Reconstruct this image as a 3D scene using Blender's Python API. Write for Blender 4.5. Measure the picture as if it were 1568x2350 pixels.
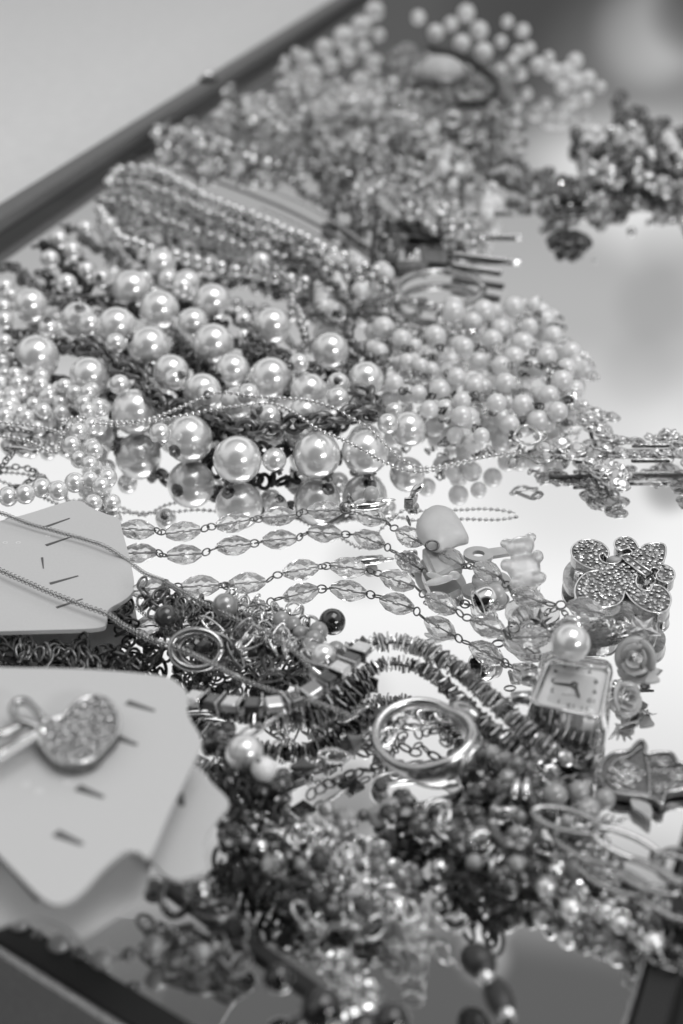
import bpy, bmesh, math, random
from mathutils import Vector, Matrix, noise
R_ = math.radians
rnd = random.Random(7)
for o in list(bpy.data.objects): bpy.data.objects.remove(o)
sc = bpy.context.scene
C = sc.collection
MM = 0.001
# ------------------------------------------------------------------ camera
CAM_H = 174.0; TILT = R_(27.8); F = 3264.0
ST, CT = math.sin(TILT), math.cos(TILT)
cd = bpy.data.cameras.new('camera'); cam = bpy.data.objects.new('camera', cd); C.objects.link(cam)
cam.location = (0, 0, CAM_H*MM); cam.rotation_euler = (math.pi/2 - TILT, 0, 0)
cd.sensor_fit = 'VERTICAL'; cd.sensor_height = 36; cd.lens = 50
cd.clip_start = 0.01; cd.clip_end = 50
cd.dof.use_dof = True; cd.dof.focus_distance = 0.343; cd.dof.aperture_fstop = 12.5; cd.dof.aperture_blades = 9
sc.camera = cam
# ------------------------------------------------------------------ world (interior daylight) and lamps
w = bpy.data.worlds.new('World'); sc.world = w; w.use_nodes = True
nt = w.node_tree; nt.nodes.clear(); N = nt.nodes; L = nt.links
tc = N.new('ShaderNodeTexCoord'); sp = N.new('ShaderNodeSeparateXYZ'); L.new(tc.outputs['Generated'], sp.inputs[0])
def ramp(stops, src):
    r = N.new('ShaderNodeValToRGB'); e = r.color_ramp.elements
    r.color_ramp.interpolation = 'EASE'
    while len(e) > 1: e.remove(e[0])
    e[0].position = stops[0][0]; e[0].color = (stops[0][1],)*3+(1,)
    for p, v in stops[1:]:
        q = e.new(p); q.color = (v, v, v, 1)
    L.new(src, r.inputs[0]); return r
def math_(op, a, b):
    m = N.new('ShaderNodeMath'); m.operation = op
    for i, x in enumerate((a, b)):
        if isinstance(x, (int, float)): m.inputs[i].default_value = x
        elif x is not None: L.new(x, m.inputs[i])
    return m.outputs[0]
front = ramp([(0, .22), (.10, .10), (.19, .11), (.25, .42), (.34, .50), (.43, .94), (.52, 1.0), (.62, .80), (.668, .42), (.71, .13), (.80, .12), (.92, .5), (1, .6)], sp.outputs[2])
back = ramp([(0, .06), (.12, .15), (.3, .5), (.5, .72), (.8, .75), (1, .75)], sp.outputs[2])
azi = N.new('ShaderNodeMapRange'); azi.interpolation_type = 'SMOOTHSTEP'; L.new(sp.outputs[1], azi.inputs[0])
azi.inputs[1].default_value = -.1; azi.inputs[2].default_value = .55
mx = N.new('ShaderNodeMix'); mx.data_type = 'RGBA'; L.new(azi.outputs[0], mx.inputs[0]); L.new(back.outputs[0], mx.inputs[6]); L.new(front.outputs[0], mx.inputs[7])
vd = N.new('ShaderNodeVectorMath'); vd.operation = 'DOT_PRODUCT'; L.new(tc.outputs['Generated'], vd.inputs[0]); vd.inputs[1].default_value = (-.05, -.90, .43)
dk = N.new('ShaderNodeMapRange'); dk.interpolation_type = 'SMOOTHSTEP'; L.new(vd.outputs['Value'], dk.inputs[0])
dk.inputs[1].default_value = .66; dk.inputs[2].default_value = .90; dk.inputs[3].default_value = 1; dk.inputs[4].default_value = .03  # dark zone painted into the world behind the camera, reflected in the pearls
st = math_('MULTIPLY', dk.outputs[0], 1.0)
def world_patch(px, py, rad, k, soft=.35):
    # dim or bright round patch painted into the world, mirrored at pixel (px, py)
    u = (px-784)/F; v = (py-1175)/F; d = Vector((u, CT-v*ST, ST+v*CT)).normalized()
    n = N.new('ShaderNodeVectorMath'); n.operation = 'DOT_PRODUCT'; L.new(tc.outputs['Generated'], n.inputs[0]); n.inputs[1].default_value = d
    m = N.new('ShaderNodeMapRange'); m.interpolation_type = 'SMOOTHSTEP'; L.new(n.outputs['Value'], m.inputs[0])
    m.inputs[1].default_value = math.cos(rad/F*(1+soft)); m.inputs[2].default_value = math.cos(rad/F*(1-soft)); m.inputs[3].default_value = 1; m.inputs[4].default_value = k
    return m.outputs[0]
for a in [(1535,1120,42,.45,.7),(1300,1080,150,.86,.8),(830,1300,60,.8,.7),(800,1840,70,.45,.7),(800,1600,70,.8,.7),(1112,2110,48,2.6,.5),(1112,2200,44,2.6,.5),(1540,260,190,2.4,.9),(1490,70,70,2.0,1.0),(1600,20,60,.35,1.0),(1260,60,150,.7,.9),(1500,700,60,.85,.8),(1470,850,60,.88,.8),(1530,560,50,.85,.8)]:
    st = math_('MULTIPLY', st, world_patch(*a))
bg = N.new('ShaderNodeBackground'); L.new(mx.outputs[2], bg.inputs[0]); L.new(st, bg.inputs[1])
wo = N.new('ShaderNodeOutputWorld'); L.new(bg.outputs[0], wo.inputs[0])
def lamp(name, loc, target, sx, sy, power, shape='RECTANGLE'):
    d = bpy.data.lights.new(name, 'AREA'); d.shape = shape; d.size = sx; d.size_y = sy; d.energy = power
    o = bpy.data.objects.new(name, d); C.objects.link(o); o.location = loc
    o.rotation_euler = (Vector(target)-Vector(loc)).to_track_quat('-Z', 'Y').to_euler(); return o
lamp('ceiling_softbox', (.35, .30, 1.35), (0, .45, 0), 1.0, .7, 7.4)
lamp('window_lamp', (.56, -.62, .42), (0, .42, 0), .07, .13, 1.9)
lamp('window_lamp', (.76, -.46, .42), (0, .42, 0), .06, .12, 1.4)
sc.view_settings.view_transform = 'Standard'; sc.view_settings.look = 'None'; sc.view_settings.exposure = 0
sc.cycles.max_bounces = 10; sc.cycles.transmission_bounces = 10; sc.cycles.glossy_bounces = 6; sc.cycles.diffuse_bounces = 3
sc.cycles.caustics_refractive = True; sc.cycles.caustics_reflective = True; sc.cycles.blur_glossy = 0.6
sc.cycles.sample_clamp_indirect = 6
sc.cycles.use_denoising = True
# ------------------------------------------------------------------ helpers
def P(px, py, h=0.0):
    """the point in the place (mm) seen at pixel (px, py) at height h"""
    u = (px-784)/F; v = (py-1175)/F
    z = (CAM_H-h)/(ST+v*CT)
    return Vector((u*z, z*(CT-v*ST), h))
def depth(p): return p.y*CT + (CAM_H-p.z)*ST
def pix(px, p): return px*depth(p)/F       # size in mm of px pixels at p
MATS = {}
def mat(name, base, rough=.4, metal=0., trans=0., ior=1.5, coat=0., crough=.05, spec=.5, bump=0., bscale=400., var=0., sss=0., emit=0):
    m = bpy.data.materials.new(name); m.use_nodes = True; t = m.node_tree; b = t.nodes['Principled BSDF']
    b.inputs['Base Color'].default_value = (base, base, base, 1); b.inputs['Roughness'].default_value = rough
    b.inputs['Metallic'].default_value = metal; b.inputs['Transmission Weight'].default_value = trans; b.inputs['IOR'].default_value = ior
    b.inputs['Coat Weight'].default_value = coat; b.inputs['Coat Roughness'].default_value = crough
    b.inputs['Specular IOR Level'].default_value = spec
    if sss: b.inputs['Subsurface Weight'].default_value = sss; b.inputs['Subsurface Radius'].default_value = (.002,)*3; b.inputs['Subsurface Scale'].default_value = 1
    if bump or var:
        g = t.nodes.new('ShaderNodeNewGeometry'); n = t.nodes.new('ShaderNodeTexNoise'); n.inputs['Scale'].default_value = bscale; n.inputs['Detail'].default_value = 4
        t.links.new(g.outputs['Position'], n.inputs['Vector'])
        if bump:
            bp = t.nodes.new('ShaderNodeBump'); bp.inputs['Strength'].default_value = bump; bp.inputs['Distance'].default_value = .0003
            t.links.new(n.outputs[0], bp.inputs['Height']); t.links.new(bp.outputs[0], b.inputs['Normal'])
        if var:
            mr = t.nodes.new('ShaderNodeMapRange'); mr.inputs[1].default_value = .3; mr.inputs[2].default_value = .7
            mr.inputs[3].default_value = base*(1-var); mr.inputs[4].default_value = min(1, base*(1+var)); t.links.new(n.outputs[0], mr.inputs[0])
            t.links.new(mr.outputs[0], b.inputs['Base Color'])
    MATS[name] = m; return m
mat('pearl', .84, .20, .52, coat=.7, crough=.05, bump=.15, bscale=250, var=.04)
mat('pearl_cream', .88, .36, .12, trans=.22, coat=.8, crough=.12, bump=.12, bscale=300, var=.05, sss=.3)
mat('pearl_grey', .36, .28, .5, coat=.8, crough=.08, var=.08)
mat('bead_white', .82, .35, 0, coat=.4, crough=.1, var=.06)
mat('bead_black', .012, .12, 0, coat=1, crough=.03)
mat('bead_matt', .02, .45, 0, coat=.3, crough=.3)
mat('bead_dark', .045, .22, .15, coat=1, crough=.06, var=.3)
mat('bead_grey', .32, .3, .1, coat=.7, crough=.12, var=.2)
mat('silver', .72, .16, 1, bump=.2, bscale=900, var=.12)
mat('silver_dull', .46, .24, 1, bump=.3, bscale=700, var=.2)
mat('ring_metal', .62, .24, 1, bump=.1, bscale=500)
mat('hand_metal', .2, .45, 1, bump=.5, bscale=1500, var=.3)
mat('crystal', .99, .03, 0, trans=.86, ior=1.34, coat=.6, crough=.03)
mat('chrome', .86, .05, 1)
mat('gunmetal', .20, .33, 1, bump=.4, bscale=900, var=.35)
mat('blackened', .05, .38, .8, bump=.3, bscale=900, var=.4)
mat('glass', .99, .01, 0, trans=1, ior=1.43)
mat('glass_frost', .93, .34, 0, trans=.72, ior=1.38, coat=.5, crough=.12)
mat('glass_smoke', .72, .05, 0, trans=.9, ior=1.55)
mat('stone', .80, .05, .35, trans=.5, ior=1.8, coat=.6)
mat('card', .57, .55, 0, bump=.05, bscale=1500, var=.02, spec=.3)
mat('card_edge', .8, .6)
mat('slit', .10, .6)
mat('shell', .56, .42, 0, coat=.25, crough=.2, bump=.1, bscale=300, var=.05, sss=.2)
mat('enamel', .42, .3, 0, coat=.6, crough=.1, var=.06)
mat('mirror', .93, .0, 1)
mat('rail', .16, .42, .55, bump=.1, bscale=600, var=.1)
mat('rail_black', .012, .35, 0, bump=.1, bscale=600)
mat('table', .76, .5, 0, bump=.08, bscale=120, var=.05)
mat('dark_plane', .2, .6, 0, var=.5, bscale=3)
mat('dial', .74, .5, 0)
mat('ink', .03, .5)
mat('plastic_white', .8, .3, 0, coat=.3)
mat('cord_black', .015, .6, 0, bump=.4, bscale=1200)

def thin_glass():
    m = bpy.data.materials.new('thin_glass'); m.use_nodes = True; t = m.node_tree; t.nodes.clear()
    o = t.nodes.new('ShaderNodeOutputMaterial'); x = t.nodes.new('ShaderNodeMixShader'); f = t.nodes.new('ShaderNodeFresnel'); f.inputs[0].default_value = 1.5
    a = t.nodes.new('ShaderNodeBsdfTransparent'); b = t.nodes.new('ShaderNodeBsdfGlossy'); b.inputs['Roughness'].default_value = .02
    t.links.new(f.outputs[0], x.inputs[0]); t.links.new(a.outputs[0], x.inputs[1]); t.links.new(b.outputs[0], x.inputs[2]); t.links.new(x.outputs[0], o.inputs[0]); MATS['thin_glass'] = m
thin_glass()
def mk(name, verts, faces, m, smooth=True, scale=1.):
    me = bpy.data.meshes.new(name); me.from_pydata([tuple(Vector(v)*scale) for v in verts], [], faces); me.materials.append(MATS[m])
    if smooth: me.polygons.foreach_set('use_smooth', [True]*len(me.polygons))
    me.update(); return me
def g_sphere(n=20, k=13):
    v = [(0, 0, 1)]; f = []
    for i in range(1, k):
        a = math.pi*i/k
        for j in range(n): b = 2*math.pi*j/n; v.append((math.sin(a)*math.cos(b), math.sin(a)*math.sin(b), math.cos(a)))
    v.append((0, 0, -1)); e = len(v)-1
    for j in range(n): f.append((0, 1+j, 1+(j+1) % n)); f.append((e, e-n+(j+1) % n, e-n+j))
    for i in range(k-2):
        for j in range(n): a = 1+i*n+j; b = 1+i*n+(j+1) % n; f.append((a, a+n, b+n, b))
    return v, f
def g_torus(a=1., b=1., t=.2, n=20, k=8, flat=1.):
    v = []; f = []
    for i in range(n):
        A = 2*math.pi*i/n; c, s = math.cos(A), math.sin(A); nl = Vector((c/a, s/b, 0)).normalized()
        for j in range(k):
            B = 2*math.pi*j/k; p = Vector((a*c, b*s, 0)) + nl*t*math.cos(B); v.append((p.x, p.y, t*flat*math.sin(B)))
    for i in range(n):
        for j in range(k): f.append((i*k+j, ((i+1) % n)*k+j, ((i+1) % n)*k+(j+1) % k, i*k+(j+1) % k))
    return v, f
def g_rings(prof, n=8, stag=True):
    """rings along x: prof = [(x, r, phase)]"""
    v = []; f = []
    for x, r, ph in prof:
        for j in range(n): b = 2*math.pi*(j+ph)/n; v.append((x, r*math.cos(b), r*math.sin(b)))
    for i in range(len(prof)-1):
        for j in range(n):
            a, b, c, d = i*n+j, i*n+(j+1) % n, (i+1)*n+(j+1) % n, (i+1)*n+j
            if prof[i+1][2] > prof[i][2]: f += [(a, b, d), (b, c, d)]
            elif prof[i+1][2] < prof[i][2]: f += [(a, b, c), (a, c, d)]
            else: f.append((a, b, c, d))
    f.append(tuple(range(n))[::-1]); f.append(tuple(range((len(prof)-1)*n, len(prof)*n)))
    return v, f
def g_box(x=1, y=1, z=1, bev=.12):
    bm = bmesh.new(); bmesh.ops.create_cube(bm, size=2); bmesh.ops.scale(bm, vec=(x, y, z), verts=bm.verts)
    bmesh.ops.bevel(bm, geom=list(bm.edges), offset=bev, segments=1, affect='EDGES', profile=.5)
    v = [tuple(q.co) for q in bm.verts]; f = [[q.index for q in p.verts] for p in bm.faces]; bm.free(); return v, f
def g_chip(seed=0):
    r = random.Random(seed); n = 9; v = []; f = []
    for s in (-1, 1):
        for j in range(n):
            b = 2*math.pi*j/n; q = 1 if j % 2 else .78; q *= r.uniform(.9, 1.1); v.append((s*.16, q*math.cos(b), q*math.sin(b)))
    v += [(-.2, 0, 0), (.2, 0, 0)]
    for j in range(n): k = (j+1) % n; f += [(j, k, n+k, n+j), (2*n, k, j), (2*n+1, n+j, n+k)]
    return v, f
def g_gem():
    n = 8; v = [(0, 0, -.55)]; f = []
    for r, z, ph in ((1, 0, 0), (.93, .12, 0), (.55, .38, .5)):
        for j in range(n): b = 2*math.pi*(j+ph)/n; v.append((r*math.cos(b), r*math.sin(b), z))
    for j in range(n):
        k = (j+1) % n; f += [(0, 1+k, 1+j), (1+j, 1+k, 1+n+k, 1+n+j), (1+n+j, 1+n+k, 1+2*n+j), (1+n+k, 1+2*n+k, 1+2*n+j)]
    f.append(tuple(1+2*n+j for j in range(n))); return v, f
def g_cap():
    v, f = g_rings([(0, .95, 0), (.25, 1, 0), (.4, .5, 0), (.9, .45, 0), (1.0, .3, 0)], 10); return v, f
GEO = {
 'sphere': (g_sphere(32, 20), True), 'ball': (g_sphere(16, 10), True), 'ball_lo': (g_sphere(10, 7), True),
 'link': (g_torus(1, .62, .17, 18, 7), True), 'link_long': (g_torus(1, .30, .085, 20, 7), True), 'ring': (g_torus(1, 1, .2, 20, 7), True),
 'ring_thick': (g_torus(1, .8, .3, 18, 8), True), 'link_flat': (g_torus(1, .62, .2, 16, 6, .5), True),
 'facet': (g_rings([(-1, .35, 0), (-.62, .8, 0), (0, 1, .5), (.62, .8, 0), (1, .35, 0)], 7), False),
 'bicone': (g_rings([(-1, .2, 0), (0, 1, 0), (1, .2, 0)], 7), False),
 'barrel': (g_rings([(-1, .36, 0), (-.52, .84, .5), (-.12, 1, 0), (.2, 1, .5), (.55, .82, 0), (1, .36, .5)], 8), False),
 'rondelle': (g_rings([(-.5, .55, 0), (-.22, 1, 0), (.22, 1, .5), (.5, .55, 0)], 8), False),
 'chip': (g_chip(0), False), 'chip2': (g_chip(5), False), 'gem': (g_gem(), False), 'cap': (g_cap(), False),
 'cube': (g_box(1, 1, 1, .2), False), 'baguette': (g_box(.55, 1, .5, .15), False), 'bar': (g_box(.16, 1.1, .6, .06), False),
 'tube': (g_rings([(-1, 1, 0), (1, 1, 0)], 8), True),
}
CACHE = {}
def lib(shape, m):
    k = (shape, m)
    if k not in CACHE:
        (v, f), s = GEO[shape]; CACHE[k] = mk(shape, v, f, m, s)
    return CACHE[k]
WM = {}
NC = {}
def link(name, data, M, parent=None):
    """M: matrix in mm in the place"""
    o = bpy.data.objects.new(name, data); C.objects.link(o)
    T = Matrix.Scale(MM, 4) @ M
    if parent is not None: o.parent = parent; o.matrix_basis = WM[parent.name].inverted() @ T
    else: o.matrix_basis = T
    WM[o.name] = T; return o
def thing(name, label, cat, at, group=None):
    o = bpy.data.objects.new(name, None); C.objects.link(o); o.empty_display_size = .003
    o.location = Vector(at)*MM; WM[o.name] = Matrix.Translation(o.location)
    o['label'] = label; o['category'] = cat
    if group: o['group'] = group
    return o
def part(name, shape, m, M, parent): return link(name, lib(shape, m), M, parent)
def own(name, verts, faces, m, parent=None, smooth=True):
    """a mesh whose vertices are given in mm in the place"""
    o0 = WM[parent.name].translation/MM if parent is not None else Vector((0, 0, 0))
    me = mk(name, [Vector(v)-o0 for v in verts], faces, m, smooth, MM)
    if len(verts) > 8:
        bm = bmesh.new(); bm.from_mesh(me); bmesh.ops.recalc_face_normals(bm, faces=bm.faces); bm.to_mesh(me); bm.free()
    o = bpy.data.objects.new(name, me); C.objects.link(o)
    if parent is not None:
        o.parent = parent; o.matrix_basis = WM[parent.name].inverted() @ Matrix.Translation(o0*MM)
    WM[o.name] = Matrix.Translation(o0*MM); return o
def frame(p, t, roll=0., up=Vector((0, 0, 1))):
    x = t.normalized(); y = up.cross(x)
    if y.length < 1e-3: y = Vector((0, 1, 0)).cross(x)
    y.normalize(); z = x.cross(y)
    M = Matrix((x, y, z)).transposed().to_4x4(); M.translation = p
    return M @ Matrix.Rotation(roll, 4, 'X')
def S(a, b=None, c=None):
    return Matrix.Diagonal((a, a if b is None else b, a if c is None else c, 1))
def cr(pts, n=14):
    """Catmull-Rom through 3-D points"""
    if len(pts) < 3: 
        return [pts[0].lerp(pts[1], i/n) for i in range(n+1)]
    q = [pts[0]*2-pts[1]]+list(pts)+[pts[-1]*2-pts[-2]]; out = []
    for i in range(1, len(q)-2):
        a, b, c, d = q[i-1:i+3]
        for k in range(n):
            t = k/n; out.append(.5*((2*b)+(c-a)*t+(2*a-5*b+4*c-d)*t*t+(3*b-3*c+d-a)*t**3))
    out.append(q[-2]); return out
def path(pts, wig=0., seed=0, n=14):
    pts = [P(*p) if not isinstance(p, Vector) else p for p in pts]
    out = cr(pts, n)
    if wig:
        for i, p in enumerate(out):
            k = p*.12; nv = noise.noise_vector(k+Vector((seed*7.3, 0, 0))); p += Vector((nv.x, nv.y, nv.z*.4))*wig; p.z = max(p.z, .6)
    return out
def walk(pl, advs, start=0.):
    """yield (i, point, tangent) along the polyline, advancing advs[i % len]"""
    seg = []; tot = 0.
    for a, b in zip(pl, pl[1:]):
        l = (b-a).length; seg.append((tot, l, a, b)); tot += l
    s = start; i = 0; k = 0
    while True:
        adv = advs[i % len(advs)]; s += adv/2
        if s >= tot: return
        while k < len(seg)-1 and s > seg[k][0]+seg[k][1]: k += 1
        t0, l, a, b = seg[k]; l = max(l, 1e-6)
        yield i, a.lerp(b, (s-t0)/l), (b-a)
        s += adv/2; i += 1
def g_tube(pl, r, k=6, taper=None):
    v = []; f = []; n = len(pl)
    for i, p in enumerate(pl):
        t = pl[min(i+1, n-1)]-pl[max(i-1, 0)]; M = frame(p, t); rr = r*(taper(i/(n-1)) if taper else 1)
        for j in range(k): b = 2*math.pi*j/k; v.append(M @ Vector((0, rr*math.cos(b), rr*math.sin(b))))
    for i in range(n-1):
        for j in range(k): f.append((i*k+j, i*k+(j+1) % k, (i+1)*k+(j+1) % k, (i+1)*k+j))
    f.append(tuple(range(k))[::-1]); f.append(tuple(range((n-1)*k, n*k))); return v, f
def tubes(name, pls, r, m, parent, k=6):
    V = []; Fs = []
    for pl in pls:
        v, f = g_tube(pl, r, k); o = len(V); V += v; Fs += [tuple(i+o for i in q) for q in f]
    return own(name, V, Fs, m, parent)
def strand(name, label, cat, pts, pat, group=None, wig=0., seed=0, cord=None, cordm='gunmetal', jit=0., root=None, rolljit=0., maxn=300, szj=0.):
    """pat: list of (part name, shape, material, (sx, sy, sz), advance, roll degrees)"""
    pl = path(pts, wig, seed); r = random.Random(seed*31+5)
    if root is None:
        c = sum(pl, Vector())/len(pl); root = thing(name, label, cat, (c.x, c.y, 0), group)
    if cord: tubes('cord', [pl[::2] if len(pl) > 60 else pl], cord, cordm, root)
    cnt = {}
    for i, p, t in walk(pl, [q[4] for q in pat]):
        nm, sh, m, s, adv, roll = pat[i % len(pat)]
        if shape_none(sh): continue
        cnt[nm] = cnt.get(nm, 0)+1
        if cnt[nm] > maxn: continue
        p = p+Vector((r.uniform(-jit, jit), r.uniform(-jit, jit), r.uniform(-jit, jit)*.6)) if jit else p
        k = 1+r.uniform(-szj, szj)
        tt = t.normalized()+Vector((r.uniform(-1, 1), r.uniform(-1, 1), r.uniform(-1, 1)))*rolljit*.01 if rolljit else t
        part(nm, sh, m, frame(p, tt, R_(roll)+(r.uniform(-1, 1)*R_(rolljit) if rolljit else 0)) @ S(*[q*k for q in s]), root)
    return root
def shape_none(s): return s is None
def B(sz, m='pearl', sh='ball', nm='bead', gap=0., L_=1.): return (nm, sh, m, (sz*L_, sz, sz), 2*sz*L_+gap, 0)
def LK(a, m='gunmetal', sh='link', nm='link', f=1.5): return [(nm, sh, m, (a, a, a), a*f, 0), (nm, sh, m, (a, a, a), a*f, 90)]
def prism(name, outline, z0, z1, m, parent, bev=0., smooth=False):
    """an outline (points in mm) given thickness from z0 to z1, with an optional chamfer"""
    pts = [Vector((p.x, p.y, 0)) for p in outline]; n = len(pts)
    area = sum(pts[i].x*pts[(i+1) % n].y-pts[(i+1) % n].x*pts[i].y for i in range(n))
    if area < 0: pts.reverse()
    def inset(d):
        o = []
        for i in range(n):
            a, b, c = pts[i-1], pts[i], pts[(i+1) % n]; e1 = (b-a).normalized(); e2 = (c-b).normalized(); nn = Vector((-(e1.y+e2.y), e1.x+e2.x, 0))
            nn = nn.normalized() if nn.length > 1e-6 else Vector((0, 0, 0)); o.append(b+nn*d)
        return o
    L0 = [(pts, z0)]
    if bev: L0 += [(pts, z1-bev), (inset(bev), z1)]
    else: L0 += [(pts, z1)]
    V = [Vector((p.x, p.y, z)) for q, z in L0 for p in q]; Fs = []
    for k in range(len(L0)-1):
        for i in range(n): j = (i+1) % n; Fs.append((k*n+i, k*n+j, (k+1)*n+j, (k+1)*n+i))
    Fs.append(tuple(range(n))[::-1]); Fs.append(tuple(range((len(L0)-1)*n, len(L0)*n)))
    return own(name, V, Fs, m, parent, smooth), [Vector((p.x, p.y, z1)) for p in pts]
def outline(pts, h, n=5, closed=True):
    """smooth closed outline through pixels at height h"""
    q = [P(x, y, h) for x, y in pts]; m = len(q); out = []
    for i in range(m):
        a, b, c, d = q[i-1], q[i], q[(i+1) % m], q[(i+2) % m]
        for k in range(n): t = k/n; out.append(.5*((2*b)+(c-a)*t+(2*a-5*b+4*c-d)*t*t+(3*b-3*c+d-a)*t**3))
    return out
def inside(p, poly):
    c = False; n = len(poly)
    for i in range(n):
        a, b = poly[i], poly[i-1]
        if (a.y > p.y) != (b.y > p.y) and p.x < (b.x-a.x)*(p.y-a.y)/(b.y-a.y)+a.x: c = not c
    return c
def edge_dist(p, poly):
    d = 1e9
    for i in range(len(poly)):
        a, b = poly[i-1], poly[i]; ab = b-a; t = max(0, min(1, (p-a).dot(ab)/max(ab.length_squared, 1e-9))); d = min(d, (p-a-ab*t).length)
    return d
def pave(root, poly, z, r, gap, m='stone', nm='stone', seed=1, margin=None, tries=4000, maxn=300, ellip=1.):
    rr = random.Random(seed); xs = [p.x for p in poly]; ys = [p.y for p in poly]; got = []; margin = r if margin is None else margin
    fl = [Vector((p.x, p.y, 0)) for p in poly]
    for _ in range(tries):
        p = Vector((rr.uniform(min(xs), max(xs)), rr.uniform(min(ys), max(ys)), 0)); s = r*rr.choice((1, 1, 1, .75, .55))
        if not inside(p, fl) or edge_dist(p, fl) < margin*s/r: continue
        if any((p-q).length < (s+sq)*gap for q, sq in got): continue
        got.append((p, s))
        if len(got) >= maxn: break
    for p, s in got:
        M = Matrix.Translation((p.x, p.y, z)) @ Matrix.Rotation(rr.uniform(-.25, .25), 4, 'X') @ Matrix.Rotation(rr.uniform(-.25, .25), 4, 'Y') @ Matrix.Rotation(rr.uniform(0, 6), 4, 'Z') @ S(s)
        part(nm, 'gem', m, M, root)
    return got
def structure(o): o['kind'] = 'structure'; return o
# ------------------------------------------------------------------ setting: table, mirrored tray with rails
tb = structure(own('table_top', [(-3000, 262, -26), (3000, 262, -26), (3000, 4000, -26), (-3000, 4000, -26), (-3000, 262, -46), (3000, 262, -46)], [(0, 1, 2, 3), (4, 5, 1, 0)], 'table', None, False))
structure(own('dark_plane', [(-4000, -4000, -760), (4000, -4000, -760), (4000, 5000, -760), (-4000, 5000, -760)], [(0, 1, 2, 3)], 'dark_plane'))  # dark plane far below, added so the near left corner turns dark
tray = thing('mirror_tray', 'mirrored display tray with dark metal rails holding all the jewellery', 'tray', (0, 300, -3))
A = P(0, 560); Bq = P(760, 50); d1 = (Bq-A).normalized()          # far left edge
Cq = P(0, 2165, 4); Dq = P(300, 2352, 4); d2 = (Dq-Cq).normalized()        # near left edge
Eq = P(1568, 1895, 2); Gq = P(1430, 2350, 2); d3 = (Eq-Gq).normalized()
def isect(p, d, q, e):
    k = ((q.x-p.x)*e.y-(q.y-p.y)*e.x)/(d.x*e.y-d.y*e.x); return Vector((p.x+d.x*k, p.y+d.y*k, 0))
c1 = isect(A, d1, Cq, d2); c2 = isect(Cq, d2, Gq, d3); c3 = A+d1*1500; c3.z = 0; c4 = Vector((420, 1700, 0)); c5 = Gq+d3*420; c5.z = 0
base, _ = prism('tray_base', [c1, c2, c5, c4, c3], -14, -.05, 'rail_black', tray)
mir = own('mirror_glass', [(p.x, p.y, 0) for p in (c1, c2, c5, c4, c3)], [(0, 1, 2, 3, 4)], 'mirror', tray, False)
def rail(name, a, b, side, wdt, z1, m, off=0.):
    d = (b-a); d.z = 0; d.normalize(); nrm = Vector((d.y, -d.x, 0))*side
    q = [a+nrm*off, b+nrm*off, b+nrm*(off+wdt), a+nrm*(off+wdt)]
    return prism(name, q, -15, z1, m, tray, bev=.8)[0]
rail('rail', c1-d1*20, c3, -1, 11, 9, 'rail', .6)
rail('rail_edge', c1-d1*20, c3, -1, .7, 4, 'rail_black', -.1)  # black strip put in for the dark gap between mirror and rail
rail('rail', c1-d2*60, c2+d2*10, -1, 6.4, 3.5, 'rail_black', 0)
rail('rail_edge', c1-d2*60, c2+d2*10, 1, 1.5, 4.2, 'silver', .02)
rail('rail', c2, c5, 1, 5.5, 2.0, 'rail_black', .9)
rail('rail_edge', c2, c5, 1, .8, 2.6, 'silver', 0)
q1, q2 = P(390, 2010, .5), P(790, 2300, .5); rail('stripe', q1, q2, 1, 3.4, 1.2, 'rail_black', 0)  # low black bar laid across the near mirror
kb = P(478, 182, 10); part('screw', 'ball', 'chrome', Matrix.Translation(kb+Vector((0, 0, 2))) @ S(3.2, 3.2, 3), tray)
part('screw_washer', 'ring_thick', 'rail_black', Matrix.Translation(kb+Vector((0, 0, 0))) @ S(4.2), tray)
# ------------------------------------------------------------------ chunky necklace of big and small pearls
def hp(y):
    T = [(500, 8), (560, 10), (620, 13), (720, 13.5), (800, 12), (880, 10), (945, 7.2), (1100, 6.9)]
    for (a, b), (c, d) in zip(T, T[1:]):
        if y <= c: return b+(d-b)*(max(y, a)-a)/(c-a)
    return 6.9
big = [(303,665,46),(366,712,47),(487,695,45),(268,750,46),(443,742,36),(343,797,49),(490,790,48),(70,702,41),(85,820,52),(205,865,46),(180,735,42),(393,855,42),(465,900,44),(310,945,54),(433,1007,56),(545,1055,56),(727,1045,55),(838,1037,54),(535,850,40),(622,870,51),(625,748,43),(758,805,43),(710,900,44),(840,870,41),(937,985,41),(700,950,38),(545,925,38),(370,605,34),(430,650,32)]
small = [(153,651,24),(198,620,20),(232,640,22),(266,788,24),(400,872,25),(420,660,26),(275,883,24),(480,908,27),(686,834,24),(776,880,26),(617,955,27),(683,1005,29),(630,1055,28),(368,995,25),(775,915,27),(112,755,24),(205,745,26),(890,972,24),(120,765,22),(8,705,20),(12,660,22),(10,735,22),(10,785,20),(24,680,20),(195,525,20),(250,515,18),(135,550,22),(115,595,22),(165,575,22),(560,735,20),(600,600,22),(905,945,22),(385,640,22),(330,640,20),(560,770,16),(570,905,26),(600,935,22),(255,820,20)]
caps_b = {(85,820):(-38,18),(433,1007):(-27,30),(545,1055):(-22,52),(310,945):(-50,30),(490,790):(-10,48),(487,695):(-20,-40),(343,797):(-40,-20),(180,735):(10,-22),(838,1037):(13,60),(727,1045):(30,55),(703,950):(0,30)}
caps_s = {(400,872):(17,-10),(480,908):(0,0),(617,955):(-20,-12),(686,834):(-17,8),(630,1055):(12,30),(776,880):(0,-4),(368,995):(0,24),(153,651):(3,18),(232,640):(0,0),(112,755):(0,-18),(683,1005):(-26,10)}
pn = thing('pearl_necklace', 'chunky necklace of large glossy pearls with dark caps on gunmetal chain', 'necklace', P(480, 900))
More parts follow.
